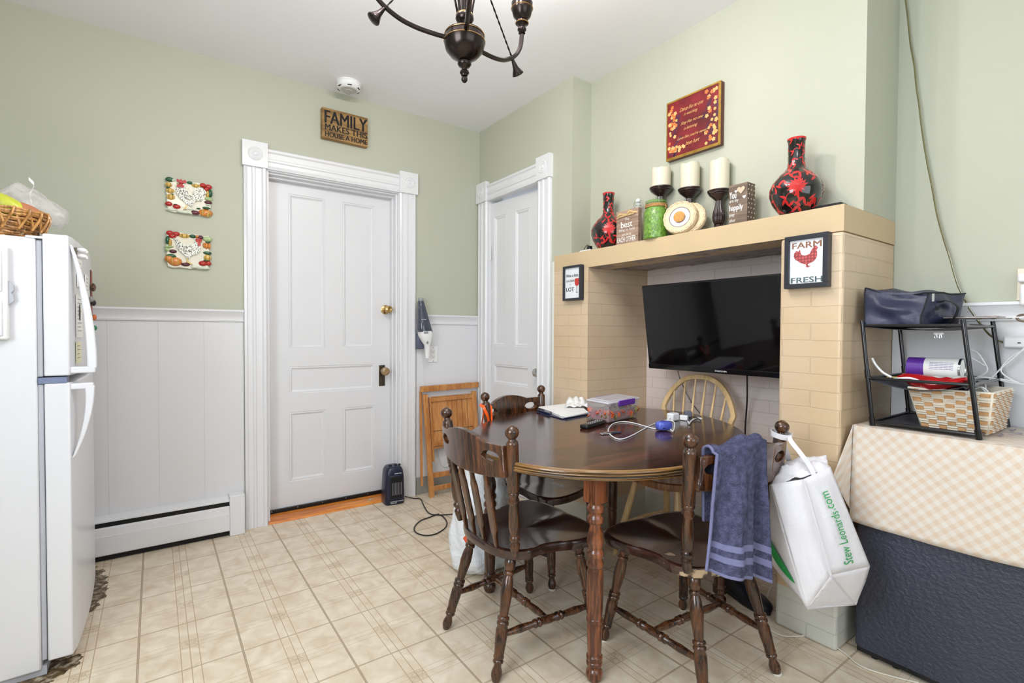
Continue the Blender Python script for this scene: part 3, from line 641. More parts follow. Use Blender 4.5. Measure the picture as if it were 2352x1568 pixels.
at=lambda k,z:lg[k][0]+(lg[k][1]-lg[k][0])*(z/.412)
s1=(at('a',.17),at('c',.17));s2=(at('b',.17),at('d',.17))
for a,b in (s1,s2,((s1[0]+s1[1])/2,(s2[0]+s2[1])/2)): MB().turned(a,b,[(0,.007),(.5,.0125),(1,.007)],12).build('stretcher',BEECH,wc)
# ---------------------------------------------------------------- folded slatted chair against the wall
fc=thing('folding_chair',ZP(1030,1125,0),'folded honey-coloured wooden slat chair leaning on the wall behind the space heater','chair')
def FP(u,v):
    y=-.10
    for _ in range(6): q=YP(u,v,y);y=-.105+.085*max(0,q.z)/.78
    return q
FN=Vector((0,-1,-.11)).normalized()
def bar(mb,p,q,w,t,off=0):
    d=(q-p).normalized();s=d.cross(FN).normalized()*w/2;o=FN*off
    b=[p-s+o,p+s+o,p+s+o+FN*t,p-s+o+FN*t];mb.hexa(b,[x+(q-p) for x in b])
def fbar(name,u0,v0,u1,v1,w,t=.018,off=0):
    mb=MB();bar(mb,FP(u0,v0),FP(u1,v1),w,t,off);return mb.build(name,HONEY,fc,bevel=.0015)
fbar('top_rail',964,893,1096,882,.040,.020,.0)
fbar('outer_leg',975,905,990,1140,.034,.022,.0);fbar('outer_leg',1086,897,1098,1108,.034,.022,.0)
fbar('cross_rail',985,1092,1092,1073,.034,.016,.002);fbar('cross_rail',988,1122,1095,1100,.032,.016,.002)
fbar('rear_leg',968,900,971,1118,.016,.012,-.022)
fbar('seat_rail',986,918,1085,908,.026,.014,.004);fbar('seat_rail',992,1020,1088,1004,.026,.014,.004)
fbar('seat_side',986,912,994,1058,.014,.016,.0);fbar('seat_side',1083,905,1090,1010,.014,.016,.0)
for k in range(8):
    t=(k+.5)/8;fbar('slat',990+t*94,911-t*8,996+t*92,1031-t*16,.040,.008,-.006)
MB().tube([FP(993,990)+FN*.004,FP(1088,978)+FN*.004],.002,6,smooth=False).build('metal_rod',OLDM,fc)
# ================================================================== REFRIGERATOR
FRW=mat('fridge_white_enamel',C(221,222,228),.28,noise=.01,nscale=4,bump=.05,bscale=120)
GASK=mat('grey_gasket',C(176,178,186),.6,noise=.05)
fr=thing('refrigerator',(-2.6,-.64,0),'white top-freezer refrigerator with notes on its door','refrigerator')
FY0,FY1=-1.0,-.29;FXF=-2.226;FXD=-2.296
MB().box((-2.95,FY0,.02),(-2.312,FY1,1.447)).build('body',FRW,fr,bevel=.006)
MB().box((-2.312,FY0+.006,.05),(-2.298,FY1-.006,.968)).box((-2.312,FY0+.006,.992),(-2.298,FY1-.006,1.44)).build('gasket',GASK,fr,bevel=.003)
def fdoor(name,z0,z1):
    mb=MB();n=14;P=[]
    for i in range(n+1):
        s=i/n;P.append((FXF+.012*math.sin(PI*s)*.9-(.0 if 0<i<n else .006),FY0+(FY1-FY0)*s))
    out=[(FXD,FY0)]+P+[(FXD,FY1)]
    mb.prism(out,(0,0,z0),VX,VY,VZ*(z1-z0));return mb.build(name,FRW,fr,bevel=.005,seg=3)
fz=fdoor('freezer_door',.994,1.463);fd=fdoor('fridge_door',.045,.970)
def handle(pts,name,parent):
    # pts (x protrusion, z, half width)
    mb=MB();vs=[];fs=[];y0=FY0+.022
    for x,z,wd,th in pts: vs+=[(x,y0-wd,z),(x,y0+wd,z),(x-th,y0+wd,z),(x-th,y0-wd,z)]
    for k in range(len(pts)-1):
        for i in range(4): j=(i+1)%4;fs.append((4*k+i,4*k+j,4*k+4+j,4*k+4+i))
    fs+=[(3,2,1,0),tuple(4*(len(pts)-1)+i for i in range(4))]
    return mb.add(vs,fs).build(name,FRW,parent,bevel=.004,angle=60)
X0=FXF-.004
hp=[];
for i in range(13):
    s=i/12;hp.append((X0+.006+.062*math.sin(s*PI/2)**.85,1.435-.42*s,.010+.004*s,.008+.018*math.sin(min(1,s)*PI/2)))
handle(hp,'handle',fz);MB().box((X0-.004,FY0+.008,1.0),(X0+.064,FY0+.038,1.022)).build('handle_foot',FRW,fz,bevel=.004)
hp=[]
for i in range(13):
    s=i/12;hp.append((X0+.058*math.cos(s*PI/2)**.85+.003,.957-.25*s,.014-.005*s,.026-.019*s))
handle(hp,'handle',fd);MB().box((X0-.004,FY0+.008,.945),(X0+.058,FY0+.038,.966)).build('handle_foot',FRW,fd,bevel=.004)
MB().box((-2.335,FY0-.001,1.445),(-2.27,FY0+.05,1.452)).build('top_hinge_cover',FRW,fr)
MB().box((-2.31,FY0+.0,.970),(-2.24,FY0+.06,.990)).build('middle_hinge',mat('blue_grey_hinge',C(120,130,160),.4,.5),fr)
MB().box((-2.95,FY0+.01,.0),(-2.30,FY1-.01,.03)).build('base',GASK,fr)
# notes and magnets on the freezer door front (door face bulges slightly)
def fx(y): s=(y-FY0)/(FY1-FY0);return FXF+.0108*math.sin(PI*s)+.0008
PAP=mat('paper_white',C(240,240,238),.7,noise=.01)
def note(y0,y1,z0,z1,label,m,lines=True,mark=None,name='paper_note'):
    mb=MB();mb.mi(0).add([(fx(y0)+.0006,y0,z0),(fx(y1)+.0006,y1,z0),(fx(y1)+.0006,y1,z1),(fx(y0)+.0006,y0,z1),(fx(y0)+.0026,y0,z0),(fx(y1)+.0016,y1,z0),(fx(y1)+.0016,y1,z1),(fx(y0)+.0026,y0,z1)],[(0,3,2,1),(4,5,6,7),(0,1,5,4),(1,2,6,5),(2,3,7,6),(3,0,4,7)])
    mb.mi(1)
    if lines:
        n=int((z1-z0)/.014)
        for i in range(1,n):
            z=z1-i*.014;a=y0+.15*(y1-y0);b=y0+(.6+.3*((i*37)%5)/5)*(y1-y0);k=lambda y:(fx(y0)+.0030+(fx(y1)-.001-fx(y0))*(y-y0)/(y1-y0))
            mb.add([(k(a),a,z-.001),(k(b),b,z-.001),(k(b),b,z+.001),(k(a),a,z+.001)],[(0,1,2,3)])
    if mark: 
        k=fx((y0+y1)/2)+.003;mb.mi(2).ell((k,(y0+y1)/2,z0+(z1-z0)*.6),.0008,.02,.03)
    return tag(mb.build(name,[m,mat('ink_grey',C(120,120,120),.7),BLACKP]),label,'note','notes on the freezer door')
note(-.90,-.80,1.30,1.40,'small white typed slip near the top of the freezer door',PAP)
note(-.93,-.80,1.12,1.27,'white flyer with a dark picture behind the freezer door handle',PAP,mark=1)
note(-.94,-.84,1.03,1.105,'lined yellow-edged notepad sheet low on the freezer door',mat('yellow_note_paper',C(236,234,200),.7))
note(-.72,-.60,1.25,1.36,'white printed sheet in the middle of the freezer door',PAP)
PICT=mat('red_brown_picture',C(150,70,50),.4,noise=.6,nscale=30)
note(-.48,-.36,1.12,1.40,'tall reddish photo card curling off the far side of the freezer door',PICT,lines=False,name='photo_card')
def magnet(y,z,r,m,label,name='fridge_magnet'):
    mb=MB();x=fx(y)+.002;mb.ell((x+.008,y,z),.009,r,r*.8);return tag(mb.build(name,m),label,'magnet','magnets on the freezer door')
a=MB();y=-.93;x=fx(y)
sp=thing('magnetic_clip',(x,y,1.415),'white shell-shaped pair of bird figurine magnets at the top of the freezer door','magnet')
MB().box((x+.0005,y-.012,1.395),(x+.006,y+.012,1.432)).build('dark_clip',OLDM,sp)
for z in (1.424,1.403): MB().ell((x+.018,y,z),.016,.012,.009).ell((x+.030,y+.002,z-.004),.006,.007,.006).build('white_ornament',WPL,sp)
magnet(-.50,1.325,.022,mat('striped_butterfly_magnet',C(90,66,50),.4,noise=.8,nscale=90),'brown striped butterfly magnet on the freezer door')
magnet(-.50,1.26,.016,BLACKP,'black round magnet below the butterfly magnet')
magnet(-.62,1.27,.014,mat('grey_magnet',C(140,140,138),.4),'grey pebble magnet in the middle of the freezer door')
magnet(-.46,1.20,.016,mat('orange_magnet',C(200,110,60),.4,noise=.4),'orange magnet on the reddish photo card')
magnet(-.45,1.155,.014,mat('green_magnet',C(50,130,80),.4),'green magnet at the foot of the reddish photo card')
# white curtain-like holder on the fridge side (cut by the picture edge)
q=YP(9,565,FY0-.02);q2=YP(9,780,FY0-.02)
rd=thing('magnetic_light_bar',(q.x-.02,FY0-.02,q2.z),'long white vertical light bar fixed to the side of the refrigerator','light')
MB().box((q.x-.045,FY0-.030,q2.z),(q.x+.008,FY0-.002,q.z)).build('backing',WPL,rd,bevel=.006)
MB().box((q.x-.040,FY0-.037,q2.z+.012),(q.x-.004,FY0-.030,q2.z+.125)).box((q.x-.040,FY0-.037,q2.z+.150),(q.x-.004,FY0-.030,q.z-.012)).build('diffuser',mat('pearl_diffuser',C(225,228,238),.2),rd,bevel=.003)
MB().prism([(0,0),(.012,.012),(.012,.03),(.006,.038),(.012,.046),(.012,.062),(0,.075)],(q.x+.008,FY0-.02,q2.z+.11),VX,VZ,VY*.012).build('finger_grip',GASK,rd)
# ---------------------------------------------------------------- wicker basket with fruit and a plastic bag on the fridge
WICK=wood('wicker_cane',C(120,76,30),C(200,146,80),.4,scale=8,coat=.2,streak=20)
bc=Vector((-2.46,-.86,1.449));bk=thing('wicker_basket',bc,'brown wicker fruit basket on top of the refrigerator','basket')
ex=YP(108,505,-.86).x-bc.x
mb=MB();random.seed(5)
def ring(rx,ry,z,r,wob=.004,ph=0):
    return [bc+Vector((rx*math.cos(2*PI*i/36),ry*math.sin(2*PI*i/36),z+wob*math.sin(2*PI*i/36*9+ph))) for i in range(36)]
for k in range(9):
    s=k/8;mb.tube(ring(ex*(.72+.24*s),.105*(.72+.28*s),.007+.0075*k,.004,.0028,k*PI),.0042,6,closed=True,smooth=False)
mb.build('woven_side',WICK,bk)
mb=MB()
for k in range(3): mb.tube(ring(ex*(.97+.02*k),.108,.080+.007*k,.005,.003,k*2),.005,6,closed=True,smooth=False)
for k in range(22):
    a=2*PI*k/22;b=a+.35;p=lambda t,z,s:bc+Vector((ex*s*math.cos(t),.11*s*math.sin(t),z))
    mb.tube([p(a,.03,.96),p((a*2+b)/3,.075,1.05),p((a+b)/2,.098,1.03),p((a+2*b)/3,.085,.97),p(b,.035,.95)],.004,5)
mb.build('looped_rim',WICK,bk)
MB().prism([(math.cos(2*PI*i/30)*ex*.72,math.sin(2*PI*i/30)*.075) for i in range(30)],bc+VZ*.002,VX,VY,VZ*.006).build('base',WICK,bk)
def fruit(name,c,rx,ry,rz,m,rot,label):
    M=Euler(rot).to_matrix();mb=MB();mb.ell(c,rx,ry,rz,M,24,14);return tag(mb.build(name,m),label,'fruit')
c=YP(14,470,-.88);fruit('mango',c,.062,.032,.030,mat('yellow_green_fruit_skin',C(190,194,60),.35,noise=.15,nscale=25),(0,.5,0),'yellow-green fruit lying in the wicker basket')
c=YP(52,478,-.87);fruit('sweet_potato',c+Vector((.0,.0,-.012)),.055,.03,.03,mat('reddish_potato_skin',C(180,116,80),.6,noise=.15,nscale=30,bump=.2),(0,.3,0),'reddish brown sweet potato at the right side of the wicker basket')
PLAS=mat('thin_clear_plastic',C(236,232,232),.12,noise=.02,trans=.0,alpha=.34,spec=.9,bump=.8,bscale=22)
PLAS.node_tree.nodes['Bump'].inputs['Distance'].default_value=.02
pb=MB();path=[(-30,470,.075),(30,447,.075),(70,462,.072),(105,480,.06),(140,495,.05),(158,502,.035)]
cs=[(YP(u,v,-.72),r) for u,v,r in path];random.seed(9)
def pf(u,v):
    k=v*(len(cs)-1);i=min(int(k),len(cs)-2);t=k-i;c=cs[i][0].lerp(cs[i+1][0],t);r=cs[i][1]*(1-t)+cs[i+1][1]*t
    e=math.sqrt(max(0,1-(max(0,v-.86)/.14)**2)) if v>.86 else 1;a=2*PI*u
    w=r*e*(1+.16*MN.noise(Vector((math.cos(a)*2.2,math.sin(a)*2.2,v*7)))+.05*math.sin(a*7+v*20))
    return Vector((c.x+.25*w*math.sin(a),c.y+w*math.cos(a),max(1.452,c.z+w*.72*math.sin(a)-.012)))
pb.grid(pf,44,36,True);tag(pb.build('plastic_bag',PLAS,angle=70),'crumpled clear plastic bag hanging over the back of the fruit basket','bag')
FOIL=mat('blue_white_foil',C(150,155,180),.2,.7,noise=.5,nscale=60)
pk=MB();q=YP(118,528,-.82);pk.grid(lambda u,v:Vector((q.x-.03+.06*u,-.86+.1*v,1.4505+.016*math.sin(PI*u)*math.sin(PI*v)+.006*MN.noise(Vector((u*9,v*9,1))))),16,16);tag(pk.build('snack_packet',FOIL,solid=.001),'small crinkled blue and silver packet under the edge of the wicker basket','packet')
lb=MB();q=YP(75,420,-.70);lb.ribbon([YP(66,410,-.70),YP(72,416,-.705),YP(78,424,-.70),YP(73,438,-.695),YP(68,447,-.70),YP(74,470,-.71)],(0,.004,.012),.001);tag(lb.build('twist_tie_tag',PAP),'white curled bag tag sticking up above the plastic bag','tag')
# ================================================================== BACK WALL DECOR
RED=mat('glazed_red',C(176,36,32),.15,noise=.15,nscale=40,coat=.5);GRN=mat('glazed_green',C(34,88,56),.15,noise=.3,nscale=60,coat=.5)
YEL=mat('glazed_yellow',C(214,178,92),.15,noise=.2,nscale=40,coat=.5);ORG=mat('glazed_orange',C(210,128,56),.15,noise=.25,nscale=40,coat=.5)
PUR=mat('glazed_purple',C(88,34,50),.12,noise=.3,nscale=40,coat=.6);CRM=mat('cream_glaze',C(226,220,200),.2,noise=.04,nscale=20,coat=.4,bump=.35,bscale=90)
def specklemat():
    m=bpy.data.materials.new('speckled_hen_glaze');m.use_nodes=True;nt=m.node_tree;b=nt.nodes['Principled BSDF'];tc=nt.nodes.new('ShaderNodeTexCoord')
    mp=nt.nodes.new('ShaderNodeMapping');mp.inputs['Rotation'].default_value=(0,.6,0);mp.inputs['Scale'].default_value=(260,1,150);nt.links.new(tc.outputs['Object'],mp.inputs[0])
    v=nt.nodes.new('ShaderNodeTexVoronoi');v.inputs['Scale'].default_value=1;nt.links.new(mp.outputs[0],v.inputs['Vector'])
    r=nt.nodes.new('ShaderNodeValToRGB');r.color_ramp.elements[0].color=C(20,20,22);r.color_ramp.elements[0].position=.36;r.color_ramp.elements[1].color=C(232,230,218);r.color_ramp.elements[1].position=.46
    nt.links.new(v.outputs['Distance'],r.inputs[0]);nt.links.new(r.outputs[0],b.inputs['Base Color']);b.inputs['Roughness'].default_value=.18;b.inputs['Coat Weight'].default_value=.4;return m
SPK=specklemat();WHG=mat('white_glaze_leek',C(214,224,204),.2,noise=.1,nscale=60,coat=.4);LIM=mat('pale_green_glaze',C(176,196,140),.2,noise=.25,nscale=90,coat=.4,bump=.6,bscale=150)
BRN=mat('ochre_glaze',C(176,140,70),.2,noise=.15,coat=.4)
PLM=[CRM,RED,GRN,YEL,ORG,PUR,SPK,WHG,LIM,BRN]
def plaque(u0,v0,u1,v1,hen,label):
    a=YP(u0,v0,-.02);b=YP(u1,v1,-.02);W=b.x-a.x;Hh=a.z-b.z;O=Vector((a.x,0,b.z))
    root=thing('ceramic_wall_plaque',(O.x+W/2,0,O.z),label,'wall plaque','ceramic vegetable plaques on the green wall')
    base=MB();out=[];N=80
    for i in range(N):
        t=2*PI*i/N;c,s=math.cos(t),math.sin(t);k=1/max(abs(c),abs(s))**.92;k*=1+.022*math.sin(11*t)+.015*math.sin(17*t+1)
        out.append((W*.5+W*.46*c*k,Hh*.5+Hh*.46*s*k))
    base.mi(0).prism(out,(O.x,-.001,O.z),VX,VZ,VY*-.014);base.build('cream_plate',[CRM],root,bevel=.003)
    P=lambda x,z,d=0:Vector((O.x+x*W,-.015-d,O.z+z*Hh))
    veg=MB()
    def e(m,x,z,rx,rz,ry=.010,rot=0): veg.mi(m).ell(P(x,z),rx*W,ry,rz*Hh,Matrix.Rotation(rot,3,'Y'),16,10)
    L=([(2,.10,.93,.09,.07),(7,.16,.92,.06,.04),(3,.08,.78,.075,.07),(3,.11,.62,.09,.07),(2,.07,.69,.04,.03),(3,.12,.45,.09,.08),(2,.15,.52,.035,.025),(1,.08,.25,.08,.065),(1,.24,.20,.085,.065),(2,.22,.25,.05,.025),(7,.14,.10,.13,.035),(7,.42,.07,.2,.04),(5,.63,.09,.10,.065),(4,.85,.12,.16,.105),(3,.9,.10,.08,.09),(2,.87,.26,.09,.04),(2,.70,.22,.05,.025),(5,.91,.43,.09,.05),(7,.92,.36,.07,.03),(8,.92,.53,.09,.06),(2,.95,.70,.06,.12),(3,.90,.67,.05,.11),(1,.80,.90,.075,.07),(1,.92,.88,.08,.07),(1,.87,.80,.07,.065),(2,.87,.87,.05,.025),(3,.65,.86,.10,.055),(7,.60,.92,.05,.04),(2,.52,.92,.07,.045)]
       if hen==0 else
       [(1,.12,.93,.085,.065),(1,.25,.92,.085,.06),(1,.17,.86,.085,.065),(2,.17,.91,.06,.025),(3,.42,.89,.12,.06),(2,.60,.90,.08,.05),(4,.70,.90,.05,.04),(5,.77,.89,.07,.055),(8,.92,.86,.11,.07),(2,.93,.78,.06,.03),(4,.90,.68,.04,.09),(4,.96,.68,.04,.085),(4,.85,.69,.035,.075),(2,.92,.49,.10,.045),(3,.92,.36,.09,.085),(2,.90,.28,.08,.025),(1,.82,.20,.10,.07),(1,.94,.21,.07,.065),(7,.84,.08,.14,.04),(7,.64,.09,.10,.035),(5,.44,.14,.10,.05),(4,.22,.20,.15,.12),(4,.10,.26,.10,.10),(2,.14,.33,.11,.06),(3,.16,.28,.05,.02),(2,.30,.24,.06,.035),(5,.18,.46,.085,.05),(8,.07,.50,.06,.05),(8,.10,.58,.10,.035),(2,.07,.74,.05,.11),(3,.12,.68,.045,.10)])
    for q in L: e(q[0],q[1],q[2],q[3],q[4],.008+.4*min(q[3]*W,q[4]*Hh))
    for q in L:
        if q[0] in (3,4) and q[4]>.05:   # ribs
            for k in (-.5,.5): e(9 if q[0]==3 else 3,q[1]+q[3]*k*.8,q[2],q[3]*.16,q[4]*.9,.011+.4*min(q[3]*W,q[4]*Hh))
    veg.build('vegetable_border',PLM,root)
    hb=MB();s=1 if hen==0 else -1;X=lambda x:x if hen==0 else 1-x
    def h(m,x,z,rx,rz,ry=.010,rot=0): hb.mi(m).ell(P(X(x),z,.0),rx*W,ry,rz*Hh,Matrix.Rotation(rot*s,3,'Y'),20,12)
    def shape(pts,m,dep,d0=.0):
        out=[(q.x,q.y) for q in spline([Vector((x,z,0)) for x,z in pts],3,True)];hb.mi(m).prism([(x*W,z*Hh) for x,z in out],(O.x,-.0145+d0,O.z),VX,VZ,VY*-dep)
    if hen==0:
        shape([(.34,.85),(.27,.77),(.235,.69),(.23,.62),(.28,.48),(.355,.40),(.42,.34),(.45,.28),(.50,.29),(.54,.25),(.58,.28),(.65,.42),(.77,.45),(.81,.57),(.82,.65),(.87,.67),(.86,.73),(.80,.80),(.71,.82),(.62,.75),(.58,.65),(.59,.57),(.50,.58),(.46,.68),(.42,.78),(.40,.83)],6,.012)
        h(6,.47,.48,.13,.10,.018,.35);h(6,.34,.60,.06,.10,.016,.15)
        shape([(.24,.92),(.26,.97),(.30,.94),(.33,.98),(.37,.94),(.41,.97),(.45,.92),(.42,.88),(.30,.87)],1,.013);h(1,.34,.84,.05,.045,.015);shape([(.30,.82),(.24,.78),(.27,.73),(.32,.75),(.36,.73),(.40,.78),(.37,.82)],1,.014);h(3,.27,.84,.028,.012,.014)
        shape([(.45,.30),(.47,.30),(.43,.17),(.46,.14),(.40,.15),(.37,.12),(.40,.17)],3,.010);shape([(.555,.27),(.575,.27),(.56,.19),(.60,.16),(.52,.16),(.47,.17),(.54,.19)],7,.010)
    else:
        X=lambda x:x
        shape([(.19,.81),(.24,.72),(.26,.57),(.35,.45),(.43,.37),(.455,.32),(.515,.30),(.56,.37),(.69,.43),(.76,.53),(.77,.63),(.73,.72),(.70,.80),(.66,.78),(.62,.72),(.565,.665),(.485,.65),(.38,.68),(.29,.75),(.24,.79)],6,.012)
        hb.mi(6).ell(P(.48,.53),.17*W,.017,.10*Hh,Matrix.Rotation(-.15,3,'Y'),20,12)
        shape([(.66,.78),(.67,.85),(.71,.83),(.74,.87),(.77,.83),(.81,.82),(.79,.78),(.76,.75),(.70,.74)],1,.013);shape([(.73,.76),(.70,.71),(.72,.66),(.76,.65),(.77,.70),(.75,.75)],1,.015);hb.mi(3).ell(P(.78,.765),.025*W,.014,.012*Hh)
        shape([(.46,.32),(.49,.31),(.50,.23),(.56,.18),(.60,.14),(.52,.17),(.47,.20),(.42,.17),(.47,.23)],3,.010)
    hb.build('rooster_relief' if hen==0 else 'hen_relief',PLM,root,bevel=.0015,angle=60)
plaque(378,404,488,500,0,'square ceramic plaque of a speckled rooster framed by vegetables, upper one on the green wall')
plaque(377,527,485,623,1,'square ceramic plaque of a speckled hen framed by vegetables, lower one on the green wall')
# family sign
SGW=wood('rustic_yellow_pine',C(120,88,44),C(176,138,84),.6,scale=6,axis=0,coat=0,streak=10)
a=YP(740,247,-.04);b=YP(845,269,-.04);c=YP(845,334,-.04);d=YP(740,318,-.04)
W=b.x-a.x;z1=(a.z+b.z)/2;z0=(c.z+d.z)/2;Hs=z1-z0
sg=thing('wooden_sign',((a.x+b.x)/2,0,z0),'rustic wooden sign about family hanging above the back door','sign')
sm_=MB();sm_.box((a.x,-.040,z0),(b.x,-.002,z1));sm_.build('board',SGW,sg,bevel=.002)
INK=mat('black_ink',C(14,13,12),.6)
tx=MB();o=lambda x,z:Vector((a.x+x*W,-.0405,z0+z*Hs))
tx.text('FAMILY',o(.055,.50),VX,VZ,W*.92,Hs*.42,bold=.018);tx.text('MAKES THIS',o(.06,.27),VX,VZ,W*.92,Hs*.20,bold=.02);tx.text('HOUSE A HOME',o(.06,.055),VX,VZ,W*.92,Hs*.165,bold=.02)
tx.build('lettering',INK,sg,keep=False)
# outlet plate
def outlet(c,N,U,label,gl=True):
    c=Vector(c);N=Vector(N);U=Vector(U);r=thing('wall_outlet',c,label,'outlet');M=Matrix((tuple(U)+(0,),tuple(N)+(0,),tuple(VZ)+(0,),(0,0,0,1))).transposed();M=Matrix.Translation(c)@M
    MB().box((-.035,0,-.0575),(.035,.006,.0575),M).build('cover_plate',WPL,r,bevel=.0025)
    MB().box((-.0165,.006,-.0335),(.0165,.008,.0335),M).build('receptacle',mat('receptacle_white',C(226,226,224),.3),r,bevel=.001)
    s=MB()
    for z in (-.017,.017):
        s.box((-.0075,.0075,z-.001),(-.0055,.0085,z+.006),M).box((.0055,.0075,z-.001),(.0075,.0085,z+.006),M);s.lathe([(.0022,0),(.0022,.0006)],M@Vector((0,.0078,z-.007)),N,8)
    for z in (-.048,.048): s.lathe([(.003,0),(.003,.0007)],M@Vector((0,.0058,z)),N,10)
    s.build('socket_slot',BLACKP,r);return r
q=YP(993,813,-.0);outlet((q.x,-.0065,q.z),(0,-1,0),(1,0,0),'white duplex outlet below the handheld vacuum')
# handheld vacuum on its charger
NAVY=mat('dark_smoky_plastic',C(62,66,80),.12,noise=.1,coat=.6)
SLT=mat('slate_plastic',C(88,94,114),.3,noise=.05)
vt=YP(966,690,-.07);vb=YP(982,822,-.07);vm=YP(977,765,-.08)
vc=thing('handheld_vacuum',(vm.x,-.03,vb.z),'handheld vacuum with smoky nose and white grip hung beside the back door','vacuum')
def loft(mb,secs,n=20):  # secs: (center, rx, ry, power)
    vs=[];fs=[]
    for c,rx,ry in secs:
        for i in range(n):
            a=2*PI*i/n;cx,sy=math.cos(a),math.sin(a);e=.7;vs.append(Vector(c)+Vector((rx*math.copysign(abs(cx)**e,cx),ry*math.copysign(abs(sy)**e,sy),0)))
    for k in range(len(secs)-1):
        for i in range(n): j=(i+1)%n;fs.append((k*n+i,k*n+j,(k+1)*n+j,(k+1)*n+i))
    fs+=[tuple(range(n))[::-1],tuple(range(len(vs)-n,len(vs)))];return mb.add(vs,fs)
Y=lambda u,v,y:YP(u,v,y)
loft(MB(),[(Y(966,692,-.055),.018,.02),(Y(966,688,-.055),.017,.019),(Y(966,700,-.055),.020,.022)][:1]+[(Y(966.5,684,-.055),.017,.018)]).build('nozzle_tip',mat('grey_nozzle',C(150,152,150),.3),vc)
loft(MB(),[(Y(966.5,691,-.056),.019,.021),(Y(969,715,-.062),.031,.032),(Y(972,740,-.067),.044,.042),(Y(974,756,-.070),.052,.048),(Y(976,762,-.071),.051,.047)]).build('dust_bowl',NAVY,vc)
loft(MB(),[(Y(976,760,-.072),.046,.048),(Y(977,770,-.074),.047,.048),(Y(979,782,-.078),.034,.038),(Y(981,792,-.082),.020,.022),(Y(981.5,805,-.085),.016,.016),(Y(981,822,-.086),.012,.014)]).build('white_grip',WPL,vc)
q=Y(979,764,-.12);MB().box((q.x-.016,-.124,q.z-.006),(q.x+.016,-.112,q.z+.010)).build('release_button',mat('grey_button',C(150,152,156),.4),vc,bevel=.003)
q=Y(983,785,-.118);MB().box((q.x-.008,-.114,q.z-.012),(q.x+.008,-.100,q.z+.012)).build('switch',mat('grey_button',C(150,152,156),.4),vc,bevel=.004)
q=Y(976,726,-.105);MB().box((q.x-.016,-.098,q.z-.010),(q.x+.016,-.092,q.z+.010)).build('round_window',BLACKP,vc,bevel=.002)
lt_=MB();lt_.text('BLACK+DECKER',Y(968,734,-.112),VX,VZ,.035,.005,bold=.01);lt_.build('brand_mark',WPL,vc)
cb=MB();q=Y(965,783,-.03);cb.box((q.x-.028,-.055,q.z-.055),(q.x+.020,-.004,q.z+.05));cb.build('charging_base',SLT,vc,bevel=.006)
MB().tube([Y(966,792,-.03),Y(968,812,-.012),Y(970,835,-.010),Y(973,855,-.010),Y(973,885,-.012),Y(985,920,-.012),Y(1000,960,-.012),Y(1008,1040,-.012),Y(1015,1068,-.012),Y(1030,1072,-.012),Y(1034,1080,-.012)],.0022,6).build('charger_cable',WPL,vc)
# ================================================================== SPACE HEATER
hc=ZP(905,1155,0);hA=ZP(886,1163,0);hB=ZP(932,1155,0);dx=(hB-hA).normalized()
ht_=thing('space_heater',((hA+hB)/2+VY*.06),'small black ceramic space heater on the floor in front of the back door','space heater')
NV=mat('dark_navy_plastic',C(30,34,58),.3,noise=.05)
Wd=(hB-hA).length;dy=Vector((-dx.y,dx.x,0))
HZ=YP(900,1072,(hA.y+hB.y)/2+.03).z
F0=hA;PT=lambda a,b,z:F0+dx*(a*Wd)+dy*b+VZ*z
mb=MB();secs=[];n=28
def sec(z,ins,dp,front):
    r=[]
    for i in range(n):
        a=2*PI*i/n;cx,sy=math.cos(a),math.sin(a);e=.45
        r.append(PT(.5+(.5-ins)*math.copysign(abs(cx)**e,cx),front+dp/2+dp/2*math.copysign(abs(sy)**e,sy),z))
    return r
rs=[sec(0,.02,.125,.004),sec(.008,.0,.13,.0),sec(HZ*.3,.0,.13,.0),sec(HZ*.75,.03,.125,.002),sec(HZ*.90,.07,.115,.008),sec(HZ*.965,.13,.100,.018),sec(HZ,.22,.085,.026)]
vs=[p for r in rs for p in r];fs=[]
for k in range(len(rs)-1):
    for i in range(n): j=(i+1)%n;fs.append((k*n+i,k*n+j,(k+1)*n+j,(k+1)*n+i))
fs+=[tuple(range(n))[::-1],tuple(range(len(vs)-n,len(vs)))]
mb.add(vs,fs).build('housing',NV,ht_)
def rbox(name,a0,a1,z0,z1,b0,b1,m,bev=.003):
    o=MB();o.hexa([PT(a0,b0,z0),PT(a1,b0,z0),PT(a1,b1,z0),PT(a0,b1,z0)],[PT(a0,b0,z1),PT(a1,b0,z1),PT(a1,b1,z1),PT(a0,b1,z1)]);return o.build(name,m,ht_,bevel=bev)
rbox('front_bezel',.16,.88,HZ*.14,HZ*.80,-.005,.02,NV,.006);rbox('grille_mesh',.22,.82,HZ*.18,HZ*.76,-.0065,.01,BLACKP)
gl_=MB()
for k in range(7):
    a=.30+k*.075;gl_.hexa([PT(a,-.008,HZ*.27),PT(a+.025,-.008,HZ*.27),PT(a+.025,-.006,HZ*.27),PT(a,-.006,HZ*.27)],[PT(a,-.008,HZ*.60),PT(a+.025,-.008,HZ*.60),PT(a+.025,-.006,HZ*.60),PT(a,-.006,HZ*.60)])
gl_.build('heating_bars',mat('grey_heating_bar',C(130,130,140),.4),ht_)
for a,r in ((.35,.012),(.62,.010),(.82,.008)): MB().lathe([(r,0),(r,.008),(r*.6,.012)],PT(a,.06,HZ-.004),VZ,14).build('control_knob',BLACKP,ht_)
t_=MB();t_.text('Comfort Zone',PT(.42,-.004,HZ*.83),dx,VZ,Wd*.36,.008,bold=.02);t_.text('CAUTION HOT SURFACES',PT(.22,-.003,HZ*.085),dx,VZ,Wd*.66,.006,bold=.02);t_.text('DO NOT COVER',PT(.24,-.003,HZ*.045),dx,VZ,Wd*.3,.006,bold=.02);t_.build('lettering',WPL,ht_)
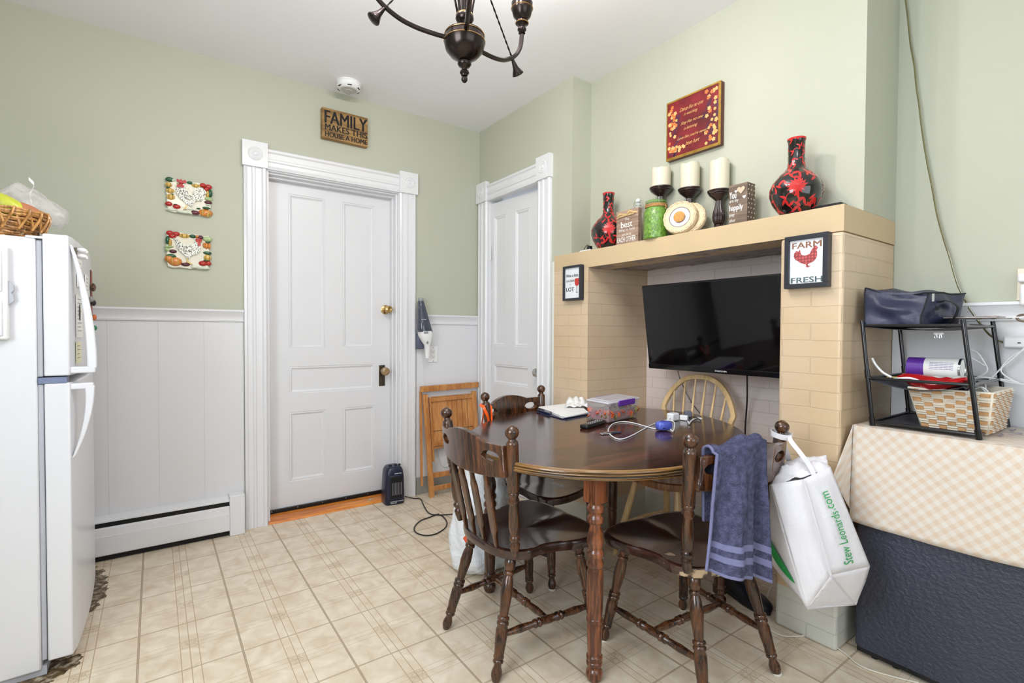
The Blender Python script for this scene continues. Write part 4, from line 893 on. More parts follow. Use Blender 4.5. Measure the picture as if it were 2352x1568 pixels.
cd_=[ZP(u,v,.005) for u,v in [(930,1143),(950,1144),(966,1146),(974,1162),(984,1177),(1000,1182),(1030,1181),(1052,1178),(1062,1170)]]
MB().tube([cd_[0]+VZ*.01]+cd_[1:]+[ZP(u,v,.005) for u,v in [(1066,1160)]],.0036,6).tube([ZP(u,v,.0055) for u,v in [(1000,1181),(1015,1184),(1026,1198),(1022,1212),(1000,1226),(975,1229),(955,1222),(952,1210),(965,1196),(985,1188),(998,1183),(1008,1180)]],.0036,6).build('power_cord',BLACKP,ht_)
# ================================================================== CHANDELIER
BRZ=mat('oil_rubbed_bronze',C(58,50,48),.22,.85,noise=.12,nscale=20);BULB=mat('lit_bulb',(1,.9,.75,1),.3,noise=0);BULB.node_tree.nodes['Principled BSDF'].inputs['Emission Color'].default_value=(1,.9,.75,1);BULB.node_tree.nodes['Principled BSDF'].inputs['Emission Strength'].default_value=6
GLD=mat('rubbed_bronze_edge',C(190,150,100),.3,.9)
CH=DP(1067,100,1.5);cz=CH.z
cd2=thing('chandelier',(CH.x,CH.y,cz-.12),'dark bronze chandelier with curved arms hanging from the ceiling','chandelier')
s=1.5/FPX   # metres per pixel at the lamp
def prof(L): return [(r*s,(100-v)*s+cz) for v,r in L]
bodyP=[(190,0),(188,4),(184,7),(178,7),(175,4),(174,7),(171,8),(167,11),(163,10),(159,5),(156,6),(152,13),(147,16),(143,15),(141,10),(138,16),(128,32),(115,43),(104,46),(99,47)]
MB().lathe([(r,z) for r,z in prof(bodyP)],(CH.x,CH.y,0),VZ,36).build('bowl',BRZ,cd2,angle=50)
MB().lathe([(r,z) for r,z in prof([(98,47.3),(97,48.1),(96,47.2)])],(CH.x,CH.y,0),VZ,36).lathe([(r,z) for r,z in prof([(83.5,46),(82.5,46.4),(81.5,45)])],(CH.x,CH.y,0),VZ,36).lathe([(r,z) for r,z in prof([(39,20),(37,20.5),(35,19)])],(CH.x,CH.y,0),VZ,24).build('gilded_ring',GLD,cd2)
MB().lathe([(r,z) for r,z in prof([(95,46.5),(85,45),(79,44),(76,30),(72,22),(68,18),(65,8),(60,7),(56,9),(52,17),(45,21),(38,20),(34,18)])],(CH.x,CH.y,0),VZ,36).build('upper_cup',BRZ,cd2,angle=50)
for k in range(6):
    a=PI*k/3+.3;d=Vector((math.cos(a),math.sin(a),0));c0=Vector((CH.x,CH.y,0))
    MB().tube([c0+d*.020+VZ*(cz+.085),c0+d*.030+VZ*(cz+.14),c0+d*.045+VZ*(cz+.22),c0+d*.03+VZ*(cz+.34),c0+d*.012+VZ*(cz+.42)],.0042,8).build('cage_rod',BRZ,cd2)
MB().cyl((CH.x,CH.y,cz+.06),(CH.x,CH.y,H-.02),.008).lathe([(.06,0),(.06,-.01),(.03,-.03),(.01,-.035)][::-1],(CH.x,CH.y,H),VZ,24).build('stem_and_canopy',BRZ,cd2)
def arm(dirpx,name='arm'):
    pass
rt=Vector(_r);rt.z=0;rt.normalize();fwv=Vector(_fw);fwv.z=0;fwv.normalize()
PROF=[(.05,.008),(.10,.012),(.15,.020),(.197,.036),(.245,.068),(.276,.112),(.286,.160)]
for k,deg in enumerate((52,200,280)):
    th=math.radians(deg);d=rt*math.cos(th)+fwv*math.sin(th);c0=Vector((CH.x,CH.y,0))
    P=[c0+d*r_+VZ*(cz+z_) for r_,z_ in PROF]
    arm_=MB().tube(P,.0075,6).build('curved_arm',BRZ,cd2)
    tp=P[-1]
    MB().lathe([(.007,0),(.012,.004),(.008,.008),(.015,.014),(.015,.020),(.009,.026),(.010,.030),(.022,.036),(.022,.042),(.014,.046),(.030,.062),(.035,.080),(.0365,.086),(.036,.10),(.037,.106),(.034,.11)],tp,VZ,28).build('candle_cup',BRZ,arm_,angle=50)
    MB().lathe([(.0365,.0855),(.0385,.087),(.0365,.089)],tp,VZ,28).lathe([(.022,.036),(.0235,.038),(.022,.040)],tp,VZ,24).build('cup_ring',GLD,arm_)
    MB().cyl(tp+VZ*.10,tp+VZ*.20,.012).build('candle_sleeve',mat('ivory_sleeve',C(230,222,200),.5),arm_)
    bl=MB();bl.ell(tp+VZ*.225,.016,.016,.03,None,16,12);bl.build('bulb',BULB,arm_)
    pl_=bpy.data.lights.new('bulb_light','POINT');pl_.energy=12.5;pl_.shadow_soft_size=.035;pl_.color=(1,.965,.93);po=bpy.data.objects.new('bulb_light',pl_);COL.objects.link(po);po.location=tp+VZ*.30
    # twisted rod from above ending in a flared knob below the arm
    q=c0+d*.235+VZ*(cz+.052);top=c0+d*.03+VZ*(cz+.30);dd=(q-top).normalized()
    (lambda m_:[m_.tube([top.lerp(q,i/40)+Vector((math.cos(i*1.3+p_),math.sin(i*1.3+p_),0))*.0016 for i in range(41)],.0017,5,smooth=False) for p_ in (0,PI)][-1])(MB()).build('twisted_rod',BRZ,arm_)
    MB().lathe([(.005,0),(.007,.012),(.010,.026),(.017,.040),(.020,.046),(.019,.049),(.010,.052),(0,.053)],q,dd,22).build('flared_knob',BRZ,arm_,angle=50)
# ================================================================== MANTEL ITEMS (shelf top z=ZM)
VB=mat('black_lacquer',C(14,13,15),.08,noise=.05,coat=1);VR=mat('red_lacquer_pattern',C(196,44,44),.15,noise=.08,coat=.6)
def vase(base,h,prof,label,seed,flower_dir):
    base=Vector(base);hmax=prof[-1][1];P=[(r*h,z*h) for r,z in prof]
    t=thing('floral_vase',base,label,'vase','black and red vases on the mantel shelf')
    mb=MB();mb.mi(0).lathe(P,base,VZ,48,close=False).lathe([(0,0),(P[0][0],0)],base,VZ,48,close=False).lathe([(P[-1][0],P[-1][1]),(P[-1][0]-.006,P[-1][1]),(P[-1][0]-.008,P[-1][1]-.05)],base,VZ,48,close=False)
    def R(z):
        for (r0,z0),(r1,z1) in zip(P,P[1:]):
            if z0<=z<=z1: return r0+(r1-r0)*(z-z0)/max(1e-9,z1-z0)
        return P[-1][0]
    L=h*.5
    def S(th,z,o=.0007): 
        z=min(max(z,.002),P[-1][1]-.001);r=R(z)+o;return base+Vector((r*math.cos(th),r*math.sin(th),z))
    mb.mi(1);rnd=random.Random(seed)
    def leaf(th,z,ang,ln,wd):
        vs=[];n=7;c=math.cos(ang);s_=math.sin(ang)
        def pt(a,b):
            zz=z+a*s_+b*c;return S(th+(a*c-b*s_)/max(.02,R(min(max(zz,.004),P[-1][1]-.002))),zz)
        for k in range(n+1):
            q=k/n;w=wd*math.sin(PI*q**.8);bend=.25*ln*q*q
            vs+=[pt(q*ln,bend-w),pt(q*ln,bend+w)]
        mb.add(vs,[(2*k,2*k+2,2*k+3,2*k+1) for k in range(n)])
    def vine(th,z,ang,ln,curl,wd):
        a,b=th,z;vs=[];n=16
        for k in range(n+1):
            q=k/n;an=ang+curl*q;r=R(min(max(b,.004),P[-1][1]-.002));dx_,dz=-math.sin(an),math.cos(an);w=wd*(1-.5*q)
            vs+=[S(a+dx_*w/r,b+dz*w),S(a-dx_*w/r,b-dz*w)];a+=math.cos(an)*ln/n/r;b+=math.sin(an)*ln/n
        mb.add(vs,[(2*k,2*k+2,2*k+3,2*k+1) for k in range(n)]);return a,b
    def flower(th,z,r):
        for k in range(9):
            leaf(th,z,PI*.02+PI*k/8,r,r*.17)
        for k in range(7): leaf(th,z-.0,-PI*(.12+.76*k/6),r*.8,r*.11)
        leaf(th,z-r*.3,-PI/2,r*1.2,r*.12)
    ld=math.atan2(flower_dir[1],flower_dir[0]);H2=P[-1][1]
    for k in range(4): flower(ld+.05+k*PI/2,H2*.30,h*.125)
    for row,(zz,n) in enumerate(((.08,10),(.17,9),(.42,10),(.52,9),(.62,7),(.72,5),(.80,4),(.88,4),(.95,4))):
        for k in range(n):
            th=2*PI*(k+.5*(row%2))/n+rnd.uniform(-.15,.15);z=H2*zz+rnd.uniform(-.01,.01)*h
            sc=.14 if zz<.6 else .085
            a=rnd.uniform(-.6,3.6);e=vine(th,z,a,h*sc*1.1,rnd.choice((-3.0,3.0)),h*.0045)
            for q in range(3): leaf(e[0] if q==0 else th,e[1] if q==0 else z,a+q*1.3-.6,h*sc*.72,h*sc*.12)
    mb.lathe([(P[-1][0]+.0006,H2-.006*h*4),(P[-1][0]+.0012,H2)],base,VZ,48,close=False)
    o=mb.build('body',[VB,VR],t,angle=60);return t
vprof=[(.20,0),(.215,.01),(.26,.06),(.335,.16),(.372,.26),(.372,.34),(.335,.43),(.25,.52),(.17,.575),(.128,.63),(.118,.70),(.118,.80),(.120,.93),(.128,.985),(.130,1.0)]
toC=lambda p:(CAM[0]-p[0],CAM[1]-p[1])
bs=XP(1832,492,.075);bs=Vector((.04,bs.y-.0,ZM));
def vfit(uc,ut,ub,wpx,x):
    top=XP(uc,ut,x);return top
t1=XP(1830,319,.035);hh=t1.z-ZM;vase((.035,t1.y,ZM),hh,[(r*.312/.372*1.0,z) for r,z in vprof],'large black vase with red flowers at the right end of the mantel shelf',3,toC((.03,t1.y)))
t1=XP(1398,444,.055);hh=t1.z-ZM;vase((.055,t1.y,ZM),hh,[(r*.30/.372,z) for r,z in vprof],'small black vase with red flowers at the left end of the mantel shelf',8,toC((.05,t1.y)))
# block signs
WALN=wood('light_brown_sign_wood',C(138,112,96),C(176,150,130),.6,axis=1,coat=0,streak=12);GRYW=wood('grey_brown_sign_wood',C(96,80,68),C(128,108,92),.6,axis=1,coat=0,streak=10)
WINK=mat('white_ink',C(240,240,236),.6)
def block(name,label,x,yl,yr,zt,depth,m):
    t=thing(name,(x+depth/2,(yl+yr)/2,ZM),label,'sign');MB().box((x,yr,ZM),(x+depth,yl,zt)).build('board',m,t,bevel=.0015);return t
a=XP(1416,484,.02);b=XP(1466,479,.02);zt=(a.z+b.z)/2
t=block('block_sign','light brown wooden block sign about each other with a raffia bow',.02,a.y,b.y,zt,.028,WALN);Wd=a.y-b.y;hh=zt-ZM
tx=MB();P=lambda s_,z:Vector((.0195,a.y-s_*Wd,ZM+z*hh));TN=-VY
for s_,x0,w,z,h_ in (('The',.40,.20,.70,.07),('best',.23,.52,.50,.18),('thing to hold',.13,.72,.385,.085),('on to is',.29,.40,.27,.07),('EACH OTHER',.07,.83,.09,.145)): tx.text(s_,P(x0,z),-VY,VZ,w*Wd,h_*hh,bold=.012 if h_>.1 else .004)
tx.build('lettering',WINK,t)
RAF=mat('raffia_bow',C(200,170,120),.7,noise=.2,nscale=60)
mb=MB();c=P(.5,.85)-VX*.006
for pts in ([P(.02,.80),P(.2,.83)-VX*.008,c,P(.8,.89)-VX*.006,P(.97,.86)],[c,P(.25,.90)-VX*.012,P(.12,.84)-VX*.006,c],[c,P(.7,.93)-VX*.012,P(.85,.86)-VX*.006,c]): mb.ribbon(pts,(0,.002,.010),.001)
mb.build('raffia_bow',RAF,t)
a=XP(1674,431,.03);b=XP(1717,415,.03);c2=XP(1731,418,.075);zt=(a.z+b.z)/2+.002
t=block('block_sign','dark brown wooden block sign with hearts about happily ever after beside the big vase',.03,a.y,b.y,zt,.062,GRYW);t['group']='';del t['group'];Wd=a.y-b.y;hh=zt-ZM
tx=MB();P=lambda s_,z:Vector((.0295,a.y-s_*Wd,ZM+z*hh))
for s_,x0,w,z,h_ in (('You',.06,.36,.66,.17),('are my',.06,.48,.545,.085),('happily',.06,.72,.33,.18),('ever',.06,.30,.225,.07),('after',.06,.32,.10,.08)): tx.text(s_,P(x0,z),-VY,VZ,w*Wd,h_*hh,bold=.012 if h_>.1 else .004)
def heart(mb,O,U,V,s_,th=None,N=None):
    out=[]
    for i in range(24):
        q=2*PI*i/24;out.append((s_*.06*16*math.sin(q)**3/2,s_*.06*(13*math.cos(q)-5*math.cos(2*q)-2*math.cos(3*q)-math.cos(4*q))/2))
    (mb.prism(out,O,U,V,N) if N is not None else mb.flat(out,O,U,V))
heart(tx,P(.40,.83),-VY,VZ,.014);heart(tx,P(.84,.66),-VY,VZ,.016)
for i in range(3):
    for k in range(9):
        x=.038+.022*i+(.0 if k%2 else .006)
        if x<.090: heart(tx,Vector((x,b.y-.0006,ZM+.012+k*hh/9.2)),VX,VZ,.009)
tx.build('lettering',WINK,t)
mb=MB();heart(mb,P(.68,.84)-VX*.003,-VY,VZ,.036,N=VX*.0028);mb.build('wooden_heart',mat('pale_heart_wood',C(206,184,160),.6,noise=.08),t)
# swing top bottle
GL=mat('clear_glass',C(235,242,238),.03,noise=0,alpha=.28,spec=.9);WIRE=mat('steel_wire',C(150,150,150),.25,1)
bt=XP(1463,458,.085);t=thing('glass_bottle',(.095,bt.y,ZM),'clear glass swing-top bottle behind the light brown block sign','bottle');hb=bt.z-ZM
MB().lathe([(.034,0),(.037,.006),(.037,hb*.50),(.030,hb*.62),(.018,hb*.74),(.0125,hb*.84),(.0125,hb*.93),(.015,hb*.95)],(.095,bt.y,ZM),VZ,30).build('glass_body',GL,t)
MB().lathe([(.012,hb*.95),(.013,hb*.99),(.009,hb*1.02),(0,hb*1.03)],(.095,bt.y,ZM),VZ,20).build('stopper',WPL,t)
mb=MB()
for s_ in (-1,1): mb.tube([(.095,bt.y+s_*.010,ZM+hb*1.0),(.090,bt.y+s_*.021,ZM+hb*.96),(.088,bt.y+s_*.022,ZM+hb*.86),(.092,bt.y+s_*.014,ZM+hb*.83)],.0011,5)
mb.tube([(.095+.0135*math.cos(a),bt.y+.0135*math.sin(a),ZM+hb*.87) for a in [2*PI*i/12 for i in range(12)]],.001,5,closed=True);mb.build('wire_bail',WIRE,t)
# green jar
GG=mat('crackled_green_glass',C(104,150,48),.12,noise=.45,nscale=70,spec=.9,alpha=.88,bump=1.0,bscale=110,coat=.6)
GG2=mat('smooth_green_glass',C(120,160,80),.05,noise=.1,alpha=.55,spec=.9,coat=.5)
jt=XP(1503,464,.03);jr=(XP(1480,510,.01).y-XP(1526,510,.01).y)/2;jy=(XP(1480,510,.01).y+XP(1526,510,.01).y)/2;jh=jt.z-ZM
t=thing('glass_jar',(.024,jy,ZM),'green glass jar with a twine collar on the mantel shelf','jar')
MB().lathe([(jr*.93,0),(jr,.005),(jr,jh*.62),(jr*.96,jh*.72),(jr*.78,jh*.84)],(.024,jy,ZM),VZ,40).build('jar_body',GG,t)
MB().lathe([(jr*.78,jh*.84),(jr*.78,jh*.92),(jr*.86,jh*.93),(jr*.86,jh*.99),(jr*.80,jh),(jr*.74,jh*.99),(jr*.72,jh*.85)],(.024,jy,ZM),VZ,40,close=False).build('jar_neck',GG2,t)
TW=mat('jute_twine',C(178,134,84),.8,noise=.25,nscale=120,bump=.6,bscale=200);mb=MB()
for k in range(3): mb.tube([(.024+(jr*.84)*math.cos(a),jy+(jr*.84)*math.sin(a),ZM+jh*(.83+.028*k)) for a in [2*PI*i/20 for i in range(20)]],.0032,6,closed=True)
mb.tube([(.024,jy+jr*.86,ZM+jh*.86),(.019,jy+jr*1.08,ZM+jh*.78),(.014,jy+jr*1.13,ZM+jh*.55),(.014,jy+jr*1.1,ZM+jh*.42)],.0022,5).tube([(.024,jy-jr*.86,ZM+jh*.86),(.019,jy-jr*1.04,ZM+jh*.80),(.019,jy-jr*.92,ZM+jh*.74)],.0022,5);mb.build('twine_collar',TW,t)
# candle holders with pillar candles
HOLD=mat('dark_bronze_holder',C(44,28,28),.2,noise=.15,coat=.5);WAX=mat('ivory_wax',C(226,218,196),.45,noise=.015,sub=.25)
for i,(u,vt,vc0,vw,wpx,lab) in enumerate(((1519,391,431,437,35,'shortest'),(1585,381,434,438,37,'middle'),(1653,373,438,445,39,'tallest'))):
    x=.103;top=XP(u,vt,x);cup=XP(u,vc0,x);r=(XP(u-wpx/2,vc0-20,x).y-XP(u+wpx/2,vc0-20,x).y)/2
    hc_=cup.z-ZM;rc=(XP(u-(wpx+5)/2*1.08,vw,x).y-XP(u+(wpx+5)/2*1.08,vw,x).y)/2
    t=thing('candle_holder',(x,top.y,ZM),'fluted dark candle holder under the %s ivory candle on the mantel shelf'%lab,'candle holder','fluted candle holders on the mantel shelf')
    MB().lathe([(.032,0),(.034,.006),(.030,.012),(.026,.02),(.020,.028),(.0215,.034)],(x,top.y,ZM),VZ,30).build('foot',HOLD,t)
    z0=.034;z1=hc_-.045
    MB().lathe([(.019,z0),(.026,z0+(z1-z0)*.15),(.0285,z0+(z1-z0)*.32),(.026,z0+(z1-z0)*.55),(.018,z0+(z1-z0)*.8),(.015,z1)],(x,top.y,ZM),VZ,96,flute=(z0,z1,16,.13)).build('fluted_stem',HOLD,t,angle=80)
    MB().lathe([(.016,z1),(.020,z1+.004),(rc*.55,z1+.012),(rc*.86,z1+.026),(rc*.84,z1+.029),(rc*.95,z1+.033),(rc*.93,z1+.036),(rc,z1+.040),(rc,z1+.045),(rc*.9,z1+.046)],(x,top.y,ZM),VZ,36).build('candle_cup',HOLD,t)
    ch=top.z-cup.z+.004;cn=MB();N=40;zb_=cup.z+.002
    def cfn(uu,vv,r=r,ch=ch,zb_=zb_,y=top.y,i=i):
        a=2*PI*uu
        if vv<=.8: return Vector((x+r*math.cos(a),y+r*math.sin(a),zb_+vv/.8*(ch+.0035*math.sin(3*a+i)+.002*math.sin(7*a))))
        k=(vv-.8)/.2;return Vector((x+r*(1-.25*k)*math.cos(a),y+r*(1-.25*k)*math.sin(a),zb_+ch+(.0035*math.sin(3*a+i))*(1-k)-.006*k))
    cn.grid(cfn,N,10,True);cn.lathe([(r*.76,ch-.006),(0,ch-.008)],(x,top.y,zb_),VZ,N,close=False).lathe([(r,0),(0,0)],(x,top.y,zb_),VZ,N,close=False)
    tag(cn.build('pillar_candle',WAX,angle=50),'%s of the three ivory pillar candles on the dark holders'%lab,'candle','pillar candles on the mantel shelf')
# two round woven coasters with corded rims leaning on the candle holder
STRAW=mat('bleached_straw',C(222,202,168),.7,noise=.15,nscale=50,bump=.8,bscale=60);CORK=mat('orange_cork',C(206,150,84),.8,noise=.25,nscale=90,bump=.6,bscale=120);LAV=mat('lavender_tin_centre',C(172,168,190),.25,.3,noise=.05)
def disc(c,r,th,lab,centre):
    A=Vector((-1,-.30,.20)).normalized();t=thing('woven_disc',c,lab,'ornament','round straw ornaments on the mantel shelf')
    MB().lathe([(0,-th),(r*.94,-th),(r,-th*.5),(r*.97,0),(r*.86,.004),(r*.62,.002),(r*.60,-.002),(0,-.003)],c,A,44).build('straw_ring',STRAW,t,bevel=0)
    U=A.orthogonal().normalized();V=A.cross(U);mb=MB()
    for s_ in (0,1): mb.tube([c+U*(r*(.90+.05*math.sin(9*a+s_*PI)))*math.cos(a)+V*(r*(.90+.05*math.sin(9*a+s_*PI)))*math.sin(a)+A*.004 for a in [2*PI*i/72 for i in range(72)]],.0028,5,closed=True,smooth=False)
    mb.build('braided_rim',STRAW,t)
    if centre:
        MB().lathe([(0,.001),(r*.58,.001),(r*.60,.0035)],c,A,40,close=False).build('tin_centre',LAV,t);MB().lathe([(r*.33,.001),(r*.33,.009),(r*.28,.011),(0,.011)],c-V*0+A*.0,A,30).build('cork_button',CORK,t)
dc=XP(1561,504,.012);disc(Vector((.012,dc.y,ZM+.083)),.080,.022,'round straw ornament with lavender centre and orange button on the mantel shelf',True)
dc=XP(1584,500,.046);disc(Vector((.046,dc.y,ZM+.078)),.076,.018,'plain round straw ornament leaning behind the one with the orange button',False)
# black box with ridges behind the big vase and white cord strip at the left end
q=XP(1905,470,.06);t=MB();t.box((.045,q.y-.045,ZM),(.10,q.y+.07,ZM+.022))
for k in range(8): t.box((.044,q.y-.04+.012*k,ZM+.005),(.045,q.y-.034+.012*k,ZM+.020))
tag(t.build('black_adapter',BLACKP,bevel=.002),'flat ridged black device behind the big vase at the right end of the mantel','device')
q=XP(1345,566,.03);t=thing('power_strip',(.035,q.y,ZM),'short white strip with a black plug at the left end of the mantel shelf','power strip')
MB().box((.02,q.y-.045,ZM),(.05,q.y+.04,ZM+.014)).build('strip_body',WPL,t,bevel=.002);MB().box((.025,q.y-.04,ZM+.014),(.045,q.y-.015,ZM+.034)).build('plug',BLACKP,t,bevel=.002)
MB().tube([(.035,q.y-.03,ZM+.03),(.035,q.y-.01,ZM+.042),(.035,q.y+.01,ZM+.03),(.035,q.y+.02,ZM+.006)],.002,6).build('plug_cord',BLACKP,t)
# ================================================================== PAINTING AND FRAMES
x=XC-.028
a=XP(1530,240,x);b=XP(1654,185,x);c=XP(1657,328,x);d=XP(1533,373,x)
yl,yr=(a.y+d.y)/2,(b.y+c.y)/2;z1=(a.z+b.z)/2;z0=(c.z+d.z)/2;Wd=yl-yr;hh=z1-z0
pt=thing('floral_picture',(XC,(yl+yr)/2,z0),'square dark red floral picture with gold script hanging above the candles','picture')
MB().box((x+.001,yr,z0),(XC-.001,yl,z1)).build('wooden_edge',mat('brown_picture_edge',C(92,44,30),.4,noise=.3,nscale=80),pt,bevel=.001)
mb=MB()
for lo,hi in (((yr,z0),(yl,z0+.012)),((yr,z1-.008),(yl,z1)),((yr,z0+.012),(yr+.010,z1-.008)),((yl-.006,z0+.012),(yl,z1-.008))): mb.box((x-.003,lo[0],lo[1]),(x+.002,hi[0],hi[1]))
mb.build('gold_frame',mat('gold_leaf',C(190,150,70),.3,.8,noise=.2,nscale=40),pt)
CRIM=mat('crimson_canvas',C(120,26,34),.45,noise=.55,nscale=9)
MB().box((x-.0012,yr+.008,z0+.01),(x+.001,yl-.005,z1-.007)).build('canvas',CRIM,pt)
mb=MB();P=lambda s_,z,o=0:Vector((x-.0016-o,yl-s_*Wd,z0+z*hh));rnd=random.Random(4)
GOLD2=mat('pale_gold_paint',C(226,176,110),.5,noise=.2,nscale=60);DVI=mat('dark_violet_paint',C(78,38,62),.5,noise=.2);ORP=mat('orange_gold_paint',C(214,120,60),.5)
def fl_(s_,z,r,m,n=5):
    mb.mi(m);a0=rnd.uniform(0,6);oo=rnd.uniform(0,.0005)
    for k in range(n):
        an=a0+2*PI*k/n;cx,cz_=math.cos(an),math.sin(an);out=[]
        for j in range(6): q=j/5;w=.38*math.sin(PI*q);out.append((r*(q*cx-w*cz_),r*(q*cz_+w*cx)))
        for j in range(5,-1,-1): q=j/5;w=-.38*math.sin(PI*q);out.append((r*(q*cx-w*cz_),r*(q*cz_+w*cx)))
        mb.flat(out,P(s_,z,oo+.00006*k),-VY,VZ)
for k in range(64):
    left=k%2==0;s_=rnd.uniform(.05,.2) if left else rnd.uniform(.74,.93);z=rnd.uniform(.06,.94)
    if left and z>.9: continue
    fl_(s_,z,.008+.004*rnd.random(),0 if rnd.random()<.7 else 1)
for k in range(6): fl_(rnd.uniform(.2,.35),rnd.uniform(.06,.2),.010,0)
for k in range(34):
    left=k%2==0;s_=rnd.uniform(.04,.24) if left else rnd.uniform(.66,.95);z=rnd.uniform(.03,.7);mb.mi(2)
    for j in range(5):
        a=(s_+.012*j,z+.018*j);mb.flat([(-.002,0),(0,.004),(.012,.010),(.004,0)],P(a[0],a[1])+VX*(.0002+.00003*j),-VY,VZ);mb.flat([(.0021,0),(0,.004),(-.010,.012),(-.004,0)],P(a[0],a[1])+VX*(.0001+.00003*j),-VY,VZ)
mb.build('floral_print',[GOLD2,ORP,DVI],pt)
mb=MB()
for s_,x0,w,z in (('Dance like no one',.26,.44,.76),('is watching',.34,.26,.66),('Sing like no one',.28,.42,.52),('is listening',.34,.26,.42),('Love like you\'ve never',.22,.56,.28),('been hurt',.38,.26,.17)): mb.text(s_,P(x0,z,.0003),-VY,VZ,w*Wd,.018,shear=.6)
mb.build('script_lettering',GOLD2,pt)
def frame(u0,vtl,vbl,u1,vtr,vbr,depth,fw,label,name='picture_frame'):
    x=FX-depth;a=XP(u0,vtl,x);b=XP(u1,vtr,x);c=XP(u1,vbr,x);d=XP(u0,vbl,x)
    yl,yr=(a.y+d.y)/2,(b.y+c.y)/2;z1=(a.z+b.z)/2;z0=(c.z+d.z)/2
    t=thing(name,(FX,(yl+yr)/2,z0),label,'picture');mb=MB()
    for lo,hi in (((yr,z0),(yl,z0+fw)),((yr,z1-fw),(yl,z1)),((yr,z0+fw),(yr+fw,z1-fw)),((yl-fw,z0+fw),(yl,z1-fw))): mb.box((x,lo[0],lo[1]),(FX-.002,hi[0],hi[1]))
    mb.build('frame',mat('dark_slate_frame',C(44,46,54),.35,noise=.05),t,bevel=.0012)
    MB().box((x+.010,yr+fw,z0+fw),(FX-.003,yl-fw,z1-fw)).build('print_paper',mat('print_white',C(232,234,238),.35,noise=.01),t)
    return t,(lambda s_,z,o=0:Vector((x+.0095-o,yl-fw-s_*(yl-yr-2*fw),z0+fw+z*(z1-z0-2*fw)))),(yl-yr-2*fw),(z1-z0-2*fw)
t,P,Wd,hh=frame(1801,544,662,1901,532,659,.034,.017,'dark framed farm fresh print with a red hen on the right brick pillar')
def txtmat(n,c,v): return mat(n,c,.5,noise=v,nscale=120)
MB().text('FARM',P(.07,.81),-VY,VZ,.86*Wd,.135*hh,bold=.03).build('lettering',txtmat('brown_print_ink',C(140,96,70),.4),t)
MB().text('FRESH',P(.05,.02),-VY,VZ,.92*Wd,.125*hh,bold=.03).build('lettering',txtmat('teal_print_ink',C(76,98,104),.45),t)
hen=[(.20,.76),(.27,.74),(.30,.79),(.33,.70),(.35,.66),(.44,.635),(.52,.64),(.60,.67),(.64,.73),(.69,.79),(.74,.82),(.76,.84),(.80,.82),(.82,.795),(.85,.785),(.82,.775),(.81,.75),(.79,.74),(.81,.68),(.81,.60),(.77,.53),(.70,.48),(.60,.45),(.54,.43),(.55,.40),(.66,.39),(.56,.385),(.64,.37),(.55,.375),(.60,.355),(.50,.37),(.48,.365),(.50,.40),(.49,.43),(.40,.45),(.30,.49),(.22,.54),(.16,.56),(.17,.585),(.13,.59),(.14,.62),(.11,.63),(.13,.66),(.11,.68),(.14,.70),(.13,.72),(.17,.73),(.17,.75)]
hm=bpy.data.materials.new('hen_print_pattern');hm.use_nodes=True;nt=hm.node_tree;bb=nt.nodes['Principled BSDF'];tc_=nt.nodes.new('ShaderNodeTexCoord');vv=nt.nodes.new('ShaderNodeTexVoronoi');vv.inputs['Scale'].default_value=90;vv.inputs['Randomness'].default_value=0.15;nt.links.new(tc_.outputs['Object'],vv.inputs['Vector']);rr=nt.nodes.new('ShaderNodeValToRGB');rr.color_ramp.elements[0].color=C(206,96,92);rr.color_ramp.elements[1].color=C(140,52,56);rr.color_ramp.elements[0].position=.3;rr.color_ramp.elements[1].position=.6;nt.links.new(vv.outputs['Distance'],rr.inputs[0]);nt.links.new(rr.outputs[0],bb.inputs['Base Color'])
O=P(0,0,.0006);MB().flat([(a*Wd,b*hh) for a,b in hen],O,-VY,VZ).build('hen_silhouette',hm,t)
t,P,Wd,hh=frame(1292,612,690,1333,607,689,.030,.013,'small black framed print with a wine glass on the left brick pillar')
MB().text('Wine a little',P(.08,.70),-VY,VZ,.80*Wd,.10*hh,shear=.2,bold=.01).text('LAUGH',P(.09,.54),-VY,VZ,.52*Wd,.075*hh,bold=.015).text('a',P(.34,.44),-VY,VZ,.05*Wd,.035*hh).text('LOT',P(.09,.23),-VY,VZ,.52*Wd,.13*hh,bold=.03).build('lettering',INK,t)
wg=MB();O=P(.80,0,.0006)
wg.mi(0).flat([(-.16*Wd,.56*hh),(-.13*Wd,.64*hh),(.13*Wd,.64*hh),(.16*Wd,.56*hh),(.13*Wd,.44*hh),(.02*Wd,.385*hh),(-.02*Wd,.385*hh),(-.13*Wd,.44*hh)],O,-VY,VZ)
wg.mi(1).flat([(-.012*Wd,.385*hh),(.012*Wd,.385*hh),(.012*Wd,.19*hh),(.10*Wd,.175*hh),(-.10*Wd,.175*hh),(-.012*Wd,.19*hh)],O,-VY,VZ);wg.build('wine_glass_print',[mat('red_print_ink',C(196,60,56),.5),INK],t)
